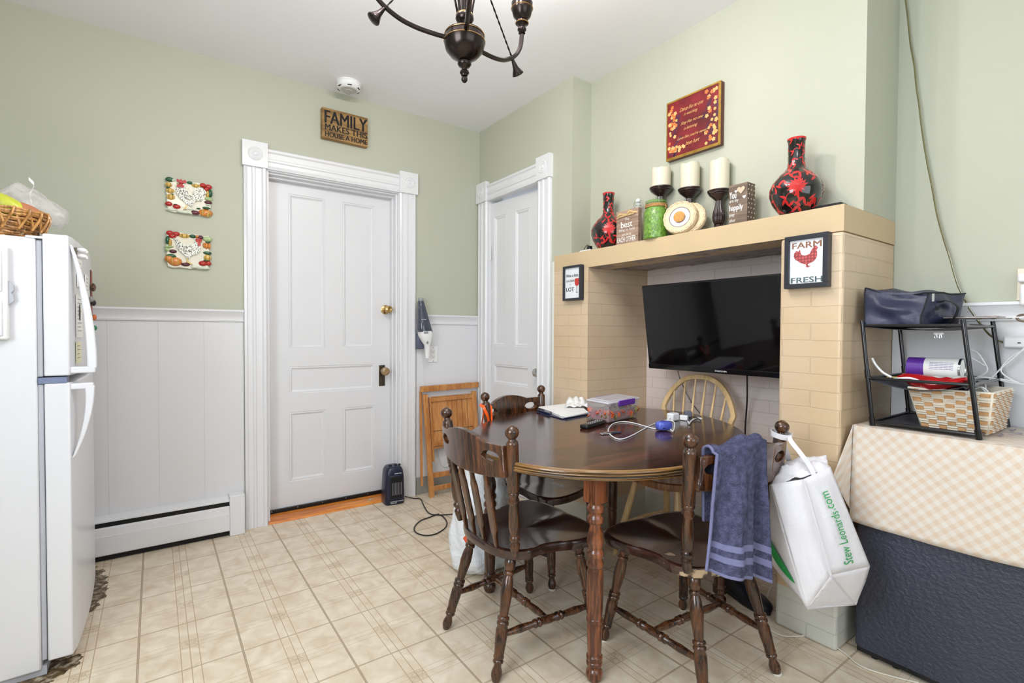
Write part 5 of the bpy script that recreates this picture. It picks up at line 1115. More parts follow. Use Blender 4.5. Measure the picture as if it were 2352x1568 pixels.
# ================================================================== TELEVISION
xt,xb=.142,.212
a=XP(1472,657,xt);d=XP(1493,845,xb);yl=(a.y+d.y)/2;yr=JR+.012;z1=a.z;z0=d.z
U=-VY;Vd=(Vector((xt,0,z1))-Vector((xb,0,z0)));hh=Vd.length;Vd.normalize();Nn=U.cross(Vd).normalized()
if Nn.x>0: Nn=-Nn
O=Vector((xb,yl,z0));Wd=yl-yr
tv=thing('television',(O+U*Wd/2),'black flat television tilted down in the brick recess','television')
TM=lambda lo,hi,name,m,bev=0: MB().hexa([O+U*lo[0]+Vd*lo[1]-Nn*lo[2],O+U*hi[0]+Vd*lo[1]-Nn*lo[2],O+U*hi[0]+Vd*lo[1]-Nn*hi[2],O+U*lo[0]+Vd*lo[1]-Nn*hi[2]],[O+U*lo[0]+Vd*hi[1]-Nn*lo[2],O+U*hi[0]+Vd*hi[1]-Nn*lo[2],O+U*hi[0]+Vd*hi[1]-Nn*hi[2],O+U*lo[0]+Vd*hi[1]-Nn*hi[2]]).build(name,m,tv,bevel=bev)
TM((0,0,0),(Wd,hh,.035),'cabinet',BLACKP,.003)
SCR=mat('television_screen',C(7,7,9),.055,noise=.02,spec=.6)
TM((.008,.026,-.0012),(Wd-.008,hh-.008,.002),'screen',SCR)
TM((.0,.0,-.003),(Wd,.024,.004),'lower_bezel',mat('gloss_black_bezel',C(10,10,12),.12),.001)
TM((Wd*.3,hh*.3,.035),(Wd*.75,hh*.8,.07),'rear_housing',BLACKP,.004)
q=O+U*Wd*.52+Nn*.0035
MB().text('INSIGNIA',O+U*(Wd*.50)+Vd*.008+Nn*.0032,U,Vd,.062,.008,bold=.02,off=.0).build('brand_mark',WINK,tv)
mb=MB();mb.cyl((xb+.05,(yl+yr)/2,(z0+z1)/2),(RB-.005,(yl+yr)/2,(z0+z1)/2),.02);mb.box((RB-.02,(yl+yr)/2-.1,(z0+z1)/2-.1),(RB-.002,(yl+yr)/2+.1,(z0+z1)/2+.1));mb.build('wall_mount',BLACKM,tv)
MB().tube([XP(1716,862,.26),XP(1716,920,.40),XP(1712,980,.44),XP(1710,1060,.46)],.004,6).build('power_cable',BLACKP,tv)
MB().tube([XP(1557,852,.26),XP(1563,872,.44),XP(1580,910,.47),XP(1600,940,.47),XP(1615,956,.47),XP(1640,985,.46)],.0022,6).build('antenna_cable',BLACKP,tv)
# ================================================================== THINGS ON THE TABLE (top z=TZ)
# clipboard with papers
BLU=mat('dark_blue_clipboard',C(30,34,62),.3,noise=.05)
def slab(name,m,parent,px,z,th,bev=.001):
    P=[ZP(u,v,z) for u,v in px];return MB().hexa(P[::-1] if (P[1]-P[0]).cross(P[2]-P[1]).z<0 else P,[q+VZ*th for q in (P[::-1] if (P[1]-P[0]).cross(P[2]-P[1]).z<0 else P)]).build(name,m,parent,bevel=bev)
cbq=[(1232,948),(1293,963),(1365,946),(1308,932)]
cl=thing('clipboard',ZP(1300,948,TZ),'dark blue clipboard stacked with white papers beside the plastic food box','clipboard')
slab('board',BLU,cl,cbq,TZ+.0005,.004);slab('board',BLU,cl,[(1240,952),(1305,966),(1370,950),(1318,936)],TZ+.0001,.0004+.0,0)
slab('clip',mat('blue_black_clip',C(36,44,74),.2,.3),cl,[(1233,944),(1262,953),(1267,949),(1238,940)],TZ+.005,.010,.003)
pp=thing('paper_stack',ZP(1310,938,TZ+.005),'white sheets of paper lying on the dark blue clipboard','papers')
random.seed(11);qs=[ZP(1238,934,TZ+.012),ZP(1293,957,TZ+.012),ZP(1352,947,TZ+.012),ZP(1325,921,TZ+.020)]
for q_ in qs: q_.z=TZ+.0046
c=sum((q for q in qs),Vector())/4
for k in range(4):
    M=Matrix.Rotation(random.uniform(-.06,.06),3,'Z');P=[c+M@(q-c)+VZ*(.0022*k) for q in qs];P=P[::-1] if (P[1]-P[0]).cross(P[2]-P[1]).z<0 else P
    MB().hexa(P,[q+VZ*.0018 for q in P]).build('paper_sheet',PAP,pp)
mb=MB();o0=ZP(1300,905,TZ+.03)
def crum(u,v):
    p=ZP(1300+50*u,930-12*v,TZ+.030);p.z=TZ+.0135;n=MN.noise(Vector((u*3.1,v*3.7,5)));return p+VZ*(.004+.03*abs(n)+.022*math.sin(PI*u)*v)
mb.grid(crum,18,14);mb.build('crumpled_receipt',PAP,pp,solid=.0006,angle=20)
mb=MB();rr_=random.Random(2)
for k in range(14):
    p=ZP(1280+rr_.uniform(0,50),944-rr_.uniform(0,10),TZ+.0125);mb.box((p.x,p.y,p.z),(p.x+.012,p.y+.002,p.z+.0004))
mb.build('printed_lines',mat('ink_grey',C(120,120,120),.7),pp)
# food box
bx=[ZP(u,v,TZ+.001) for u,v in [(1349,962),(1397,973),(1466,957)]];A,B,Cc=bx;D=A+(Cc-B)
tp=[Vector((B.x,B.y,0))];hB=.105
fb=thing('food_container',(A+B+Cc+D)/4,'clear plastic food box with purple clips holding sliced food in red liquid','food container')
def scaled(P,s_,z): c=sum(P,Vector())/4;return [Vector((c.x+(p.x-c.x)*s_,c.y+(p.y-c.y)*s_,TZ+z)) for p in P]
PB=[A,B,Cc,D];PB=PB if (B-A).cross(Cc-B).z>0 else PB[::-1]
CLR=mat('frosted_clear_plastic',C(232,234,242),.08,noise=.01,alpha=.27,spec=.8);LIDM=mat('translucent_lid',C(232,230,240),.15,noise=.01,alpha=.66,spec=.7)
zt=ZP(1397,930,0);from_top=DP(1397,929,(Vector(B)-Vector(CAM)).dot(Vector(_fw)));hB=from_top.z-TZ
MB().hexa(scaled(PB,.985,.002),scaled(PB,1.04,hB)).build('clear_body',CLR,fb,bevel=.008,seg=3)
MB().hexa(scaled(PB,.955,.006),scaled(PB,.975,hB*.56)).build('red_liquid',mat('reddish_liquid',C(140,34,20),.1,noise=.25,nscale=30,alpha=.9),fb,bevel=.006)
mb=MB();rr_=random.Random(5)
for k in range(90):
    s_,t_=rr_.random(),rr_.random();P=scaled(PB,.84,.012);p=P[0].lerp(P[1],s_).lerp(P[3].lerp(P[2],s_),t_);edge=rr_.random()<.6
    if edge:
        P=scaled(PB,.962,.012);i=rr_.choice((0,1,2,3));p=P[i].lerp(P[(i+1)%4],rr_.random())
    p.z=TZ+.014+rr_.random()*hB*.40;ax=Vector((rr_.uniform(-1,1),rr_.uniform(-1,1),rr_.uniform(-.4,1)));mb.mi(rr_.choice((0,0,1,2)));mb.lathe([(.013,0),(.0135,.002),(.013,.004)],p,ax,12)
SL=mb.build('sliced_vegetables',[mat('orange_slices',C(196,84,40),.4),mat('dull_pink_slices',C(160,90,90),.4),mat('olive_slices',C(120,110,50),.4)],fb);SL['kind']='stuff'
MB().hexa(scaled(PB,1.07,hB),scaled(PB,1.06,hB+.010)).build('lid',LIDM,fb,bevel=.004);MB().hexa(scaled(PB,.90,hB+.010),scaled(PB,.88,hB+.014)).build('lid_panel',LIDM,fb,bevel=.003)
PRP=mat('purple_clip_plastic',C(96,32,160),.3,noise=.05)
def clip(i,j,s0_,s1_,name='clip'):
    P=scaled(PB,1.075,hB);p,q=P[i].lerp(P[j],s0_),P[i].lerp(P[j],s1_);d=(q-p).normalized();nn=Vector((d.y,-d.x,0));b=[p-VZ*.016,q-VZ*.016,q-VZ*.016+nn*.006,p-VZ*.016+nn*.006]
    MB().hexa([b[3],b[2],b[1],b[0]],[x+VZ*.027 for x in [b[3],b[2],b[1],b[0]]]).build(name,PRP,fb,bevel=.003)
iB=min(range(4),key=lambda i:(PB[i]-B).length);iC=min(range(4),key=lambda i:(PB[i]-Cc).length);iA=min(range(4),key=lambda i:(PB[i]-A).length);iD=min(range(4),key=lambda i:(PB[i]-D).length)
clip(iB,iC,.30,.80);clip(iD,iA,.2,.7)
# remote control
def obox(name,m,p,q,w,h,z,parent=None,bev=.003):
    p=Vector(p);q=Vector(q);d=(q-p);d.z=0;L=d.length;d.normalize();s_=Vector((-d.y,d.x,0))*w/2;b=[p-s_,q-s_,q+s_,p+s_];b=[Vector((v.x,v.y,z)) for v in b]
    return MB().hexa(b,[v+VZ*h for v in b]).build(name,m,parent,bevel=bev,seg=3)
p,q=ZP(1340,985,TZ),ZP(1383,972,TZ);rc=thing('remote_control',(p+q)/2,'black television remote lying in front of the plastic food box','remote control')
obox('casing',BLACKP,p,q,.040,.017,TZ+.0005,rc,.006)
mb=MB();d=(q-p).normalized();s_=Vector((-d.y,d.x,0))
for i in range(7):
    for k in (-1,0,1): mb.lathe([(.0035,0),(.0035,.0012),(.002,.0018)],p+d*(.045+.0165*i)+s_*.010*k+VZ*.0175,VZ,8)
mb.build('buttons',mat('grey_buttons',C(150,150,150),.5),rc)
# nail clipper
p,q=ZP(1380,999,TZ),ZP(1425,994,TZ);nc=thing('nail_clipper',(p+q)/2,'chrome nail clipper with a blue grey end lying on the table','nail clipper')
m_=p.lerp(q,.5);obox('chrome_jaw',CHROME,p,m_,.017,.007,TZ+.0006,nc,.002);obox('lever_arm',mat('blue_grey_metal',C(80,86,106),.3,.6),m_,q,.014,.006,TZ+.0006,nc,.002);obox('lever',CHROME,p.lerp(q,.15),p.lerp(q,.8),.008,.003,TZ+.0078,nc,.001)
# earbud case
c=ZP(1524,988,TZ);PER=mat('periwinkle_plastic',C(84,98,196),.18,noise=.03,coat=.5);eb=thing('earbud_case',c,'small blue periwinkle earbud charging case on the table','charging case')
ax=(ZP(1550,984,TZ)-ZP(1498,986,TZ)).normalized();M=Matrix((ax,Vector((-ax.y,ax.x,0)),VZ)).transposed();mb=MB()
def sup(cx,rx,ry,rz,n=28,mm=16,e=.62):
    vs=[];fs=[]
    for j in range(mm+1):
        ph=-PI/2+PI*j/mm
        for i in range(n):
            a=2*PI*i/n;f=lambda v:math.copysign(abs(v)**e,v);vs.append(Vector(cx)+M@Vector((rx*f(math.cos(ph))*f(math.cos(a)),ry*f(math.cos(ph))*f(math.sin(a)),rz*f(math.sin(ph)))))
    for j in range(mm):
        for i in range(n): k=(i+1)%n;fs.append((j*n+i,j*n+k,(j+1)*n+k,(j+1)*n+i))
    return mb.add(vs,fs)
sup(c+VZ*.0205,.034,.024,.0195);mb.build('case',PER,eb,angle=70)
mb=MB();sup(c+ax*.004+VZ*.0215,.0305,.0245,.0194);mb.build('silicone_cover',mat('darker_periwinkle',C(70,80,170),.35),eb,angle=70)
q=c+VZ*.040;mb=MB();mb.box((-.008,-.004,0),(.008,.004,.001),Matrix.Translation(q)@M.to_4x4());mb.build('top_slot',BLACKP,eb)
q=c-ax*.012-Vector((-ax.y,ax.x,0))*.0238+VZ*.014;mb=MB();mb.box((-.004,-.002,-.0015),(.004,.001,.0015),Matrix.Translation(q)@M.to_4x4());mb.build('port',BLACKP,eb)
# charger and cable
pA=ZP(1538,967,TZ);pB=ZP(1560,963,TZ);ck=thing('usb_charger',(pA+pB)/2,'white cube charger with its looped white cable on the table','charger')
d=(pB-pA).normalized();obox('charger_body',WPL,pA,pA+d*.052,.036,.036,TZ+.0005,ck,.006)
z=TZ+.003
MB().tube([pA+VZ*.016,ZP(1532,970,TZ+.008),ZP(1523,979,z),ZP(1505,984,z),ZP(1480,978,z),ZP(1455,971,z),ZP(1430,968,z),ZP(1408,973,z),ZP(1397,988,z),ZP(1408,1003,z),ZP(1428,1008,z),ZP(1455,998,z),ZP(1480,984,z),ZP(1505,972,z),ZP(1530,965,TZ+.02),ZP(1547,968,TZ+.02),ZP(1549,980,TZ+.012),ZP(1545,990,TZ+.010),ZP(1540,985,TZ+.012)],.0024,7).build('white_cable',WPL,ck)
pl=thing('extension_plug',ZP(1575,962,TZ),'white extension plug with a grey adapter at the far edge of the table','plug')
p=ZP(1562,964,TZ);obox('white_plug',WPL,p,ZP(1580,966,TZ),.024,.024,TZ+.0005,pl,.004);obox('grey_adapter',mat('grey_adapter_plastic',C(110,114,128),.35),ZP(1572,958,TZ),ZP(1588,958,TZ),.026,.030,TZ+.0005,pl,.004)
MB().tube([ZP(1580,967,TZ+.012),ZP(1583,972,TZ+.008),ZP(1588,966,TZ+.005),ZP(1600,960,TZ+.004),ZP(1612,961,TZ+.003)],.0035,6).build('white_cord',WPL,pl)
MB().tube([ZP(1588,957,TZ+.015),ZP(1600,959,TZ+.010),ZP(1610,966,TZ+.004)],.002,6).build('black_cord',BLACKP,pl)
# ================================================================== TOWEL over chair 2
TWL=mat('blue_grey_terry',C(92,94,124),.95,noise=.35,nscale=60,bump=1.6,bscale=260,spec=.1);TWB=mat('flat_woven_towel_band',C(116,118,152),.9,noise=.08,nscale=80,spec=.1)
for mm_ in ('blue_grey_terry',): MATS[mm_].node_tree.nodes['Bump'].inputs['Distance'].default_value=.006
CR=Matrix.Translation((-.456,-2.137,0))@Matrix.Rotation(-.104,4,'Z')
def twf(u,v):   # u across, v from rear hem over the crest to the front hem; chair local coords
    ul=-.178+.200*u                     # along crest
    k=ul/.212;yb=crest_back(k);ZC=.783+(.026*max(0,math.cos(abs(k)/.62*PI/2))**.8 if abs(k)<.62 else 0)+.008
    if v<.26:   # far side (towards the table)
        t_=1-v/.26;z=ZC-.22*t_;y=yb+.018+.018*math.sin(t_*PI)*0+.010*math.sin(9*u+1)*t_
        x=ul*(1-.10*t_)
    elif v<.36:
        t_=(v-.26)/.10;a=PI*t_;z=ZC+.014*math.sin(a)+.006*math.sin(u*12+.6)*math.sin(a);y=yb+.018*math.cos(a)-.0;x=ul
    else:
        t_=(v-.36)/.64;z=ZC-(.320+.100*u)*t_
        fold=.021*math.sin(2*PI*(u*1.35+.62)+.4*t_)+.009*math.sin(2*PI*u*3.1+2*t_)
        pin=math.exp(-((u-.40)/.06)**2)*.010*(1 if t_<.72 else max(0,1-(t_-.72)/.12))
        y=yb-.032-fold*min(1,t_*2.2)*1.1+pin*min(1,t_*4)-.035*t_;x=-.178+.200*u+(u-.42)*.040*t_-.050*t_+.012*math.sin(3*t_)*(.5-u)
    
    return CR@Vector((x,y,z))
tw=MB();NU,NV_=70,130;vs=[twf(i/NU,j/NV_) for j in range(NV_+1) for i in range(NU+1)];nv=len(tw.v);tw.v+=[tuple(v) for v in vs]
for j in range(NV_):
    for i in range(NU):
        t_=((j+.5)/NV_-.36)/.64;k=0
        if .745<t_<.795 or .845<t_<.895 or t_>.972 or i<2: k=1
        a=j*(NU+1)+i;tw.f.append((a,a+1,a+NU+2,a+NU+1));tw.m.append(k)
tw_o=tw.build('hand_towel',[TWL,TWB],solid=.007,angle=80);tag(tw_o,'blue grey terry towel draped over the back of the scuffed front chair','towel')
# ================================================================== WHITE SHOPPING BAG on chair 2
BAGW=mat('white_nonwoven_fabric',C(222,220,225),.75,noise=.015,nscale=10,bump=.25,bscale=220,spec=.2);GRNP=mat('green_bag_print',C(40,160,84),.6,noise=.05)
bgt=thing('shopping_bag',DP(1850,1380,1.60),'white fabric shopping bag with green print hanging from the right post of the front chair','bag')
TL,TM_,TR=DP(1770,1112,1.60),DP(1845,1100,1.56),DP(1907,1072,1.60);BL,BM,BR=DP(1853,1397,1.52),DP(1908,1320,1.50),DP(1998,1300,1.56)
LT,LB=DP(1752,1120,1.74),DP(1768,1290,1.70);RT,RBk=DP(1895,1066,1.74),DP(1990,1330,1.70);BR2=DP(1966,1389,1.60);BB=DP(1855,1400,1.54)
def patch(mb,a,b,c,d,n=14,bulge=0,seed=0):  # a top-left,b top-right,c bottom-right,d bottom-left
    a,b,c,d=[Vector(x) for x in (a,b,c,d)];N=(b-a).cross(d-a).normalized()
    if N.dot(Vector(CAM)-a)<0: N=-N
    return mb.grid(lambda u,v:a.lerp(b,u).lerp(d.lerp(c,u),v)+N*(bulge*math.sin(PI*u)*math.sin(PI*v)*(1+.4*MN.noise(Vector((u*4,v*4,seed))))+(.0035*MN.noise(Vector((u*8,v*8,seed+3))) if 0<u<1 and 0<v<1 else 0)),n,n)
mb=MB();patch(mb,TL,TM_,BM,BL,14,.012,1);patch(mb,TM_,TR,BR,BM,14,.010,2);mb.build('side_gusset',BAGW,bgt,solid=.0012,angle=60)
mb=MB();patch(mb,LT,TL,BL,LB,14,.014,3);mb.build('printed_front_panel',BAGW,bgt,solid=.0012,angle=60)
mb=MB();patch(mb,TR,RT,RBk,BR,12,.01,4);patch(mb,RT,LT,LB,RBk,12,.02,5);mb.build('back_panel',BAGW,bgt,solid=.0012,angle=60)
mb=MB();patch(mb,BL,BM,BR2,BB,12,.002,6);patch(mb,BM,BR,BR2,BR2,10,.006,7);patch(mb,LB,BL,BR2,RBk,10,.002,8);mb.build('folded_bottom',BAGW,bgt,solid=.0012,angle=60)
# seam strips
mb=MB();sp_=[TM_.lerp(BM,k/10)+(Vector(CAM)-TM_).normalized()*(.008+.010*math.sin(PI*k/10)) for k in range(11)];mb.ribbon(sp_,(TR-TM_).normalized()*.008,.0012);mb.build('centre_seam',BAGW,bgt)
# inner crumpled plastic
mb=MB();patch(mb,LT+VZ*.05,RT+VZ*.035,TR-VZ*.01,TL-VZ*.01,22,.03,11)
for i in range(len(mb.v)):
    v=Vector(mb.v[i]);mb.v[i]=tuple(v+Vector((0,0,.018*MN.noise(v*26)+.008*MN.noise(v*60))))
mb.build('crumpled_liner',BAGW,bgt,solid=.001,angle=40)
# straps
pt_=CR@Vector((.229,-.222,.812));nrm=(Vector(CAM)-pt_).normalized()
mb=MB();lp=[CR@Vector((.229+.031*math.cos(a),-.216+.031*math.sin(a),.800+.006*math.sin(a))) for a in [2*PI*i/10 for i in range(11)]];mb.ribbon(lp,VZ*.018,.0016)
mb.ribbon([CR@Vector((.255,-.235,.803)),DP(1815,1010,1.66),DP(1838,1040,1.63),DP(1862,1074,1.61),DP(1872,1100,1.585)],Vector(_r)*.014+VZ*.006,.0016)
mb.ribbon([CR@Vector((.25,-.20,.800)),DP(1803,1030,1.72),DP(1812,1058,1.75)],Vector(_r)*.02,.0014);mb.build('strap',BAGW,bgt)
# text along gusset right half, running bottom to top
def ong(mb,txt,s0,s1,t0,t1,bold):
    n_=(TR-TM_).cross(BM-TM_).normalized();n_=n_ if n_.dot(Vector(CAM)-TM_)>0 else -n_
    def f(a,b):   # a along text, b across (up)
        v=s0+(s1-s0)*a;u=t0+(t1-t0)*b;return TM_.lerp(TR,u).lerp(BM.lerp(BR,u),v)+n_*(.013*math.sin(PI*u)*math.sin(PI*v)+.0035)
    mb.text(txt,(0,0,0),VX,VY,f,0,bold=bold)
mb=MB();ong(mb,'Stew Leonards',.93,.40,.60,.36,.02);ong(mb,'.com',.385,.19,.56,.38,.0);mb.build('lettering',GRNP,bgt)
# green swoosh on the front panel
mb=MB();n_=(TL-LT).cross(LB-LT).normalized();n_=n_ if n_.dot(Vector(CAM)-LT)>0 else -n_
def onf(u,v): return LT.lerp(TL,u).lerp(LB.lerp(BL,u),v)+n_*(.017*math.sin(PI*u)*math.sin(PI*v)+.004)
N=16;vs=[]
for k in range(N+1):
    s_=k/N;u=.0+.90*s_;mid=.62+.22*s_;w=.17*math.sin(PI*(.32+.68*s_))**.8;vs+=[onf(u,min(.97,mid-w)),onf(u,min(.985,mid+w*.7))]
mb.add(vs,[(2*k,2*k+2,2*k+3,2*k+1) for k in range(N)])
mb.build('green_swoosh',GRNP,bgt)
# ================================================================== WHITE CARRIER BAG on chair 3
CARR=mat('white_carrier_plastic',C(236,240,246),.3,noise=.03,nscale=8,bump=.9,bscale=12,spec=.6);CARR.node_tree.nodes['Bump'].inputs['Distance'].default_value=.03
ORH=mat('orange_handle_plastic',C(240,92,24),.35,noise=.2,nscale=20)
C3=Matrix.Translation((-.407,-1.316,0))@Matrix.Rotation(3.38,4,'Z')
pc=C3@Vector((.229,-.222,.80));cb_=thing('carrier_bag',(pc.x-.02,pc.y-.02,.01),'large white plastic carrier bag with orange handles hung on the far left chair','bag')
cxy=Vector((pc.x-.025,pc.y-.045,0))
def cf(u,v):
    a=2*PI*u;z=.012+.62*v;prof=(.10+.055*math.sin(PI*min(1,v*1.25+.18))**.7)*(1 if v<.82 else 1-.62*(v-.82)/.18);w=prof*(1+.13*MN.noise(Vector((math.cos(a)*2,math.sin(a)*2,v*5)))+.03*math.sin(11*a+6*v));
    if v<.04: w*=.75+.25*v/.04
    return cxy+Vector((w*1.08*math.cos(a),w*.72*math.sin(a),z))
mb=MB();mb.grid(cf,60,46,True);n0=len(mb.v);mb.add([cf(i/60,0) for i in range(60)],[tuple(range(60))]);mb.build('bag_body',CARR,cb_,angle=70)
mb=MB()
for s_ in (-1,1): mb.ribbon([cf(.5*(s_>0)+.08,.97),C3@Vector((.229+s_*.016,-.19+.012*s_,.70)),C3@Vector((.229+s_*.024,-.20,.775)),C3@Vector((.229,-.253,.785)),C3@Vector((.229-s_*.024,-.20,.77)),cf(.5*(s_>0)+.3,.97)],(.012,.004,.012),.001)
mb.build('orange_handle',ORH,cb_)
mb=MB()
for uu,vv,r in ((.62,.42,.030),(.60,.30,.022),(.78,.36,.035),(.70,.5,.02)):
    c=cf(uu,vv);cc=Vector((cxy.x,cxy.y,c.z));N_=(c-cc).normalized();U=Vector((-N_.y,N_.x,0))
    mb.add([c+N_*.004+U*r*math.cos(a)*(.5+.5*math.cos(2*a)**2)+VZ*r*math.sin(a) for a in [2*PI*i/14 for i in range(14)]],[tuple(range(14))])
mb.build('orange_print',mat('orange_red_print',C(226,96,60),.5),cb_)
# ================================================================== RIGHT SIDE: chest under the tablecloth
BV=mat('black_textured_vinyl',C(52,56,72),.36,noise=.10,nscale=5,bump=.9,bscale=72,spec=.6,stretch=(1,1,1.3));BV.node_tree.nodes['Bump'].inputs['Distance'].default_value=.006
TCZ=.822;BX0,BX1,BY1=.040,.455,-2.497
def chest():
    mb=MB();out=[]
    def arc(cx,cy,r,a0,a1):
        for i in range(7): a=a0+(a1-a0)*i/6;out.append((cx+r*math.cos(a),cy+r*math.sin(a)))
    arc(BX0+.03,BY1-.03,.03,PI,PI/2);out.append((BX1,BY1));out.append((BX1,-3.75));arc(BX0+.03,-3.72,.03,-PI/2,-PI)
    mb.prism(out,(0,0,.03),VX,VY,VZ*(TCZ-.034));return mb
ct=thing('covered_chest',(.25,-3.1,0),'black textured chest with rounded corner standing under the checked tablecloth','chest')
chest().build('body',BV,ct,angle=40);MB().box((BX0+.006,-3.74,0.012),(BX1,BY1-.012,.03)).build('plinth',BLACKP,ct);f_=MB()
for y in (BY1-.06,-2.62,-2.9,-3.6): f_.cyl((BX0+.03,y,0),(BX0+.03,y,.014),.012)
f_.build('feet',BLACKP,ct)
def checkmat():
    m=bpy.data.materials.new('cream_checked_cloth');m.use_nodes=True;nt=m.node_tree;N=nt.nodes;L=nt.links;b=N['Principled BSDF'];g=N.new('ShaderNodeNewGeometry');sp=N.new('ShaderNodeSeparateXYZ');L.new(g.outputs['Position'],sp.inputs[0])
    def M(op,a,b_=None):
        n=N.new('ShaderNodeMath');n.operation=op
        for i,x in enumerate([a,b_]):
            if x is None: continue
            if isinstance(x,(int,float)): n.inputs[i].default_value=x
            else: L.new(x,n.inputs[i])
        return n.outputs[0]
    h=M('SUBTRACT',sp.outputs['X'],sp.outputs['Z']);P_=.040
    u=M('FRACT',M('DIVIDE',M('ADD',M('ADD',sp.outputs['Y'],h),20),P_));v=M('FRACT',M('DIVIDE',M('ADD',M('SUBTRACT',sp.outputs['Y'],h),20),P_))
    a=M('GREATER_THAN',u,.5);c=M('GREATER_THAN',v,.5);s=M('MULTIPLY',M('ADD',a,c),.5)
    r=N.new('ShaderNodeValToRGB');r.color_ramp.elements[0].color=C(216,210,202);r.color_ramp.elements[1].color=C(210,190,170);L.new(s,r.inputs[0]);L.new(r.outputs[0],b.inputs['Base Color']);b.inputs['Roughness'].default_value=.45
    n=N.new('ShaderNodeTexNoise');n.inputs['Scale'].default_value=7;L.new(g.outputs['Position'],n.inputs['Vector']);bp=N.new('ShaderNodeBump');bp.inputs['Strength'].default_value=.4;bp.inputs['Distance'].default_value=.01;L.new(n.outputs['Fac'],bp.inputs['Height']);L.new(bp.outputs[0],b.inputs['Normal']);return m
CK=checkmat()
hem=XP(1968,1197,BX0-.01).z;hem2=XP(2352,1277,BX0-.01).z
mb=MB();Y0=BY1+.006;Y1=-3.8
def cl_front(u,v):
    y=Y0+(Y1-Y0)*u
    if v<.5: return Vector((BX1-.003-(BX1-BX0+.004)*v/.5,y,TCZ+.0+.0015*MN.noise(Vector((u*30,v*9,0)))))
    k=(v-.5)/.5;z=TCZ-.003-(TCZ-.003-(hem-.008*math.sin(u*9)))*k
    return Vector((BX0-.010-.006*k-.004*math.sin(u*23+1)*k-.003*MN.noise(Vector((u*14,v*6,2))),y+(.004*k if u==0 else 0),z))
mb.grid(cl_front,80,40)
# side drop between fireplace and chest, pulled out as a triangular ear at the front corner
ear=XP(1916,1092,-.10);ear.z=ear.z
def cl_side(u,v):
    top=Vector((BX1-(BX1-BX0+.006)*u,Y0+.001,TCZ-.0));bot=Vector((BX1-(BX1-BX0+.010)*u,Y0+.004+.008*u,hem+.05))
    return top.lerp(bot,v)
mb.grid(cl_side,10,10)
A_=Vector((BX0-.008,Y0+.002,TCZ));B_=Vector((BX0-.016,Y0+.004,hem+.04));E_=XP(1913,1094,-.055)
e2=XP(1950,1190,-.03)
mb.grid(lambda u,v:A_.lerp(B_,v).lerp(A_.lerp(E_,min(1,v*1.0)),u)+Vector((-.004*math.sin(PI*u),0,0)),10,16)
cloth=mb.build('tablecloth',CK,solid=.0012,angle=50);tag(cloth,'cream and beige checked tablecloth hanging over the black chest','tablecloth')
pr_=MB();VIO=mat('violet_floral_print',C(120,112,160),.6,noise=.2);rr_=random.Random(3)
for k in range(16):
    p=ZP(2290+rr_.uniform(0,70),985+rr_.uniform(-8,14),TCZ+.0035);a=rr_.uniform(0,6);pr_.add([p,p+Vector((.03*math.cos(a),.03*math.sin(a),0)),p+Vector((.03*math.cos(a+.25),.03*math.sin(a+.25),.0003))],[(0,1,2)])
o=pr_.build('violet_print',VIO,cloth)
# ---- rack
RX0,RX1=.062,.430
rk=thing('storage_rack',(.25,-2.68,TCZ),'black metal three-tier rack standing on the checked tablecloth','rack')
z0_=TCZ+.008
FLb,FLt=XP(2004,972,RX0),XP(1980,735,RX0);FRb,FRt=XP(2249,1008,RX0),XP(2212,735,RX0)
FLb.z=z0_;FRb.z=z0_;BLb,BLt=Vector((RX1,FLb.y,z0_)),XP(2052,762,RX1);BRb,BRt=Vector((RX1,FRb.y,z0_)),XP(2262,742,RX1)
zt_=(FLt.z+FRt.z)/2;
for p in (FLt,FRt,BLt,BRt): p.z=zt_
BLt.y=FLt.y;BRt.y=FRt.y
for a,b in ((FLb,FLt),(FRb,FRt),(BLb,BLt),(BRb,BRt)): 
    MB().cyl(a-VZ*.006,b,.0068,n=12).lathe([(.0088,0),(.0088,.03)],a-VZ*.006,b-a,12).lathe([(.0088,0),(.0088,.03)],a.lerp(b,.44),b-a,12).build('upright',BLACKM,rk)
def lvl(t_): return [a.lerp(b,t_) for a,b in ((FLb,FLt),(FRb,FRt),(BRb,BRt),(BLb,BLt))]
MESH=mat('dark_sling_fabric',C(52,54,62),.5,noise=.1)
for t_,nm in ((.02,'bottom'),(.44,'middle'),(.95,'top')):
    L4=lvl(t_);fr_=MB()
    for i in range(4): fr_.cyl(L4[i],L4[(i+1)%4],.0052,n=10)
    fr_.build('%s_frame'%nm,BLACKM,rk)
    sag=.0 if nm=='bottom' else (.028 if nm=='middle' else .012)
    L4b=[p.copy() for p in L4];MB().grid(lambda u,v:L4b[0].lerp(L4b[1],u).lerp(L4b[3].lerp(L4b[2],u),v)-VZ*(sag*math.sin(PI*u)+.003),16,6).build('%s_shelf'%nm,MESH,rk,solid=.0015)
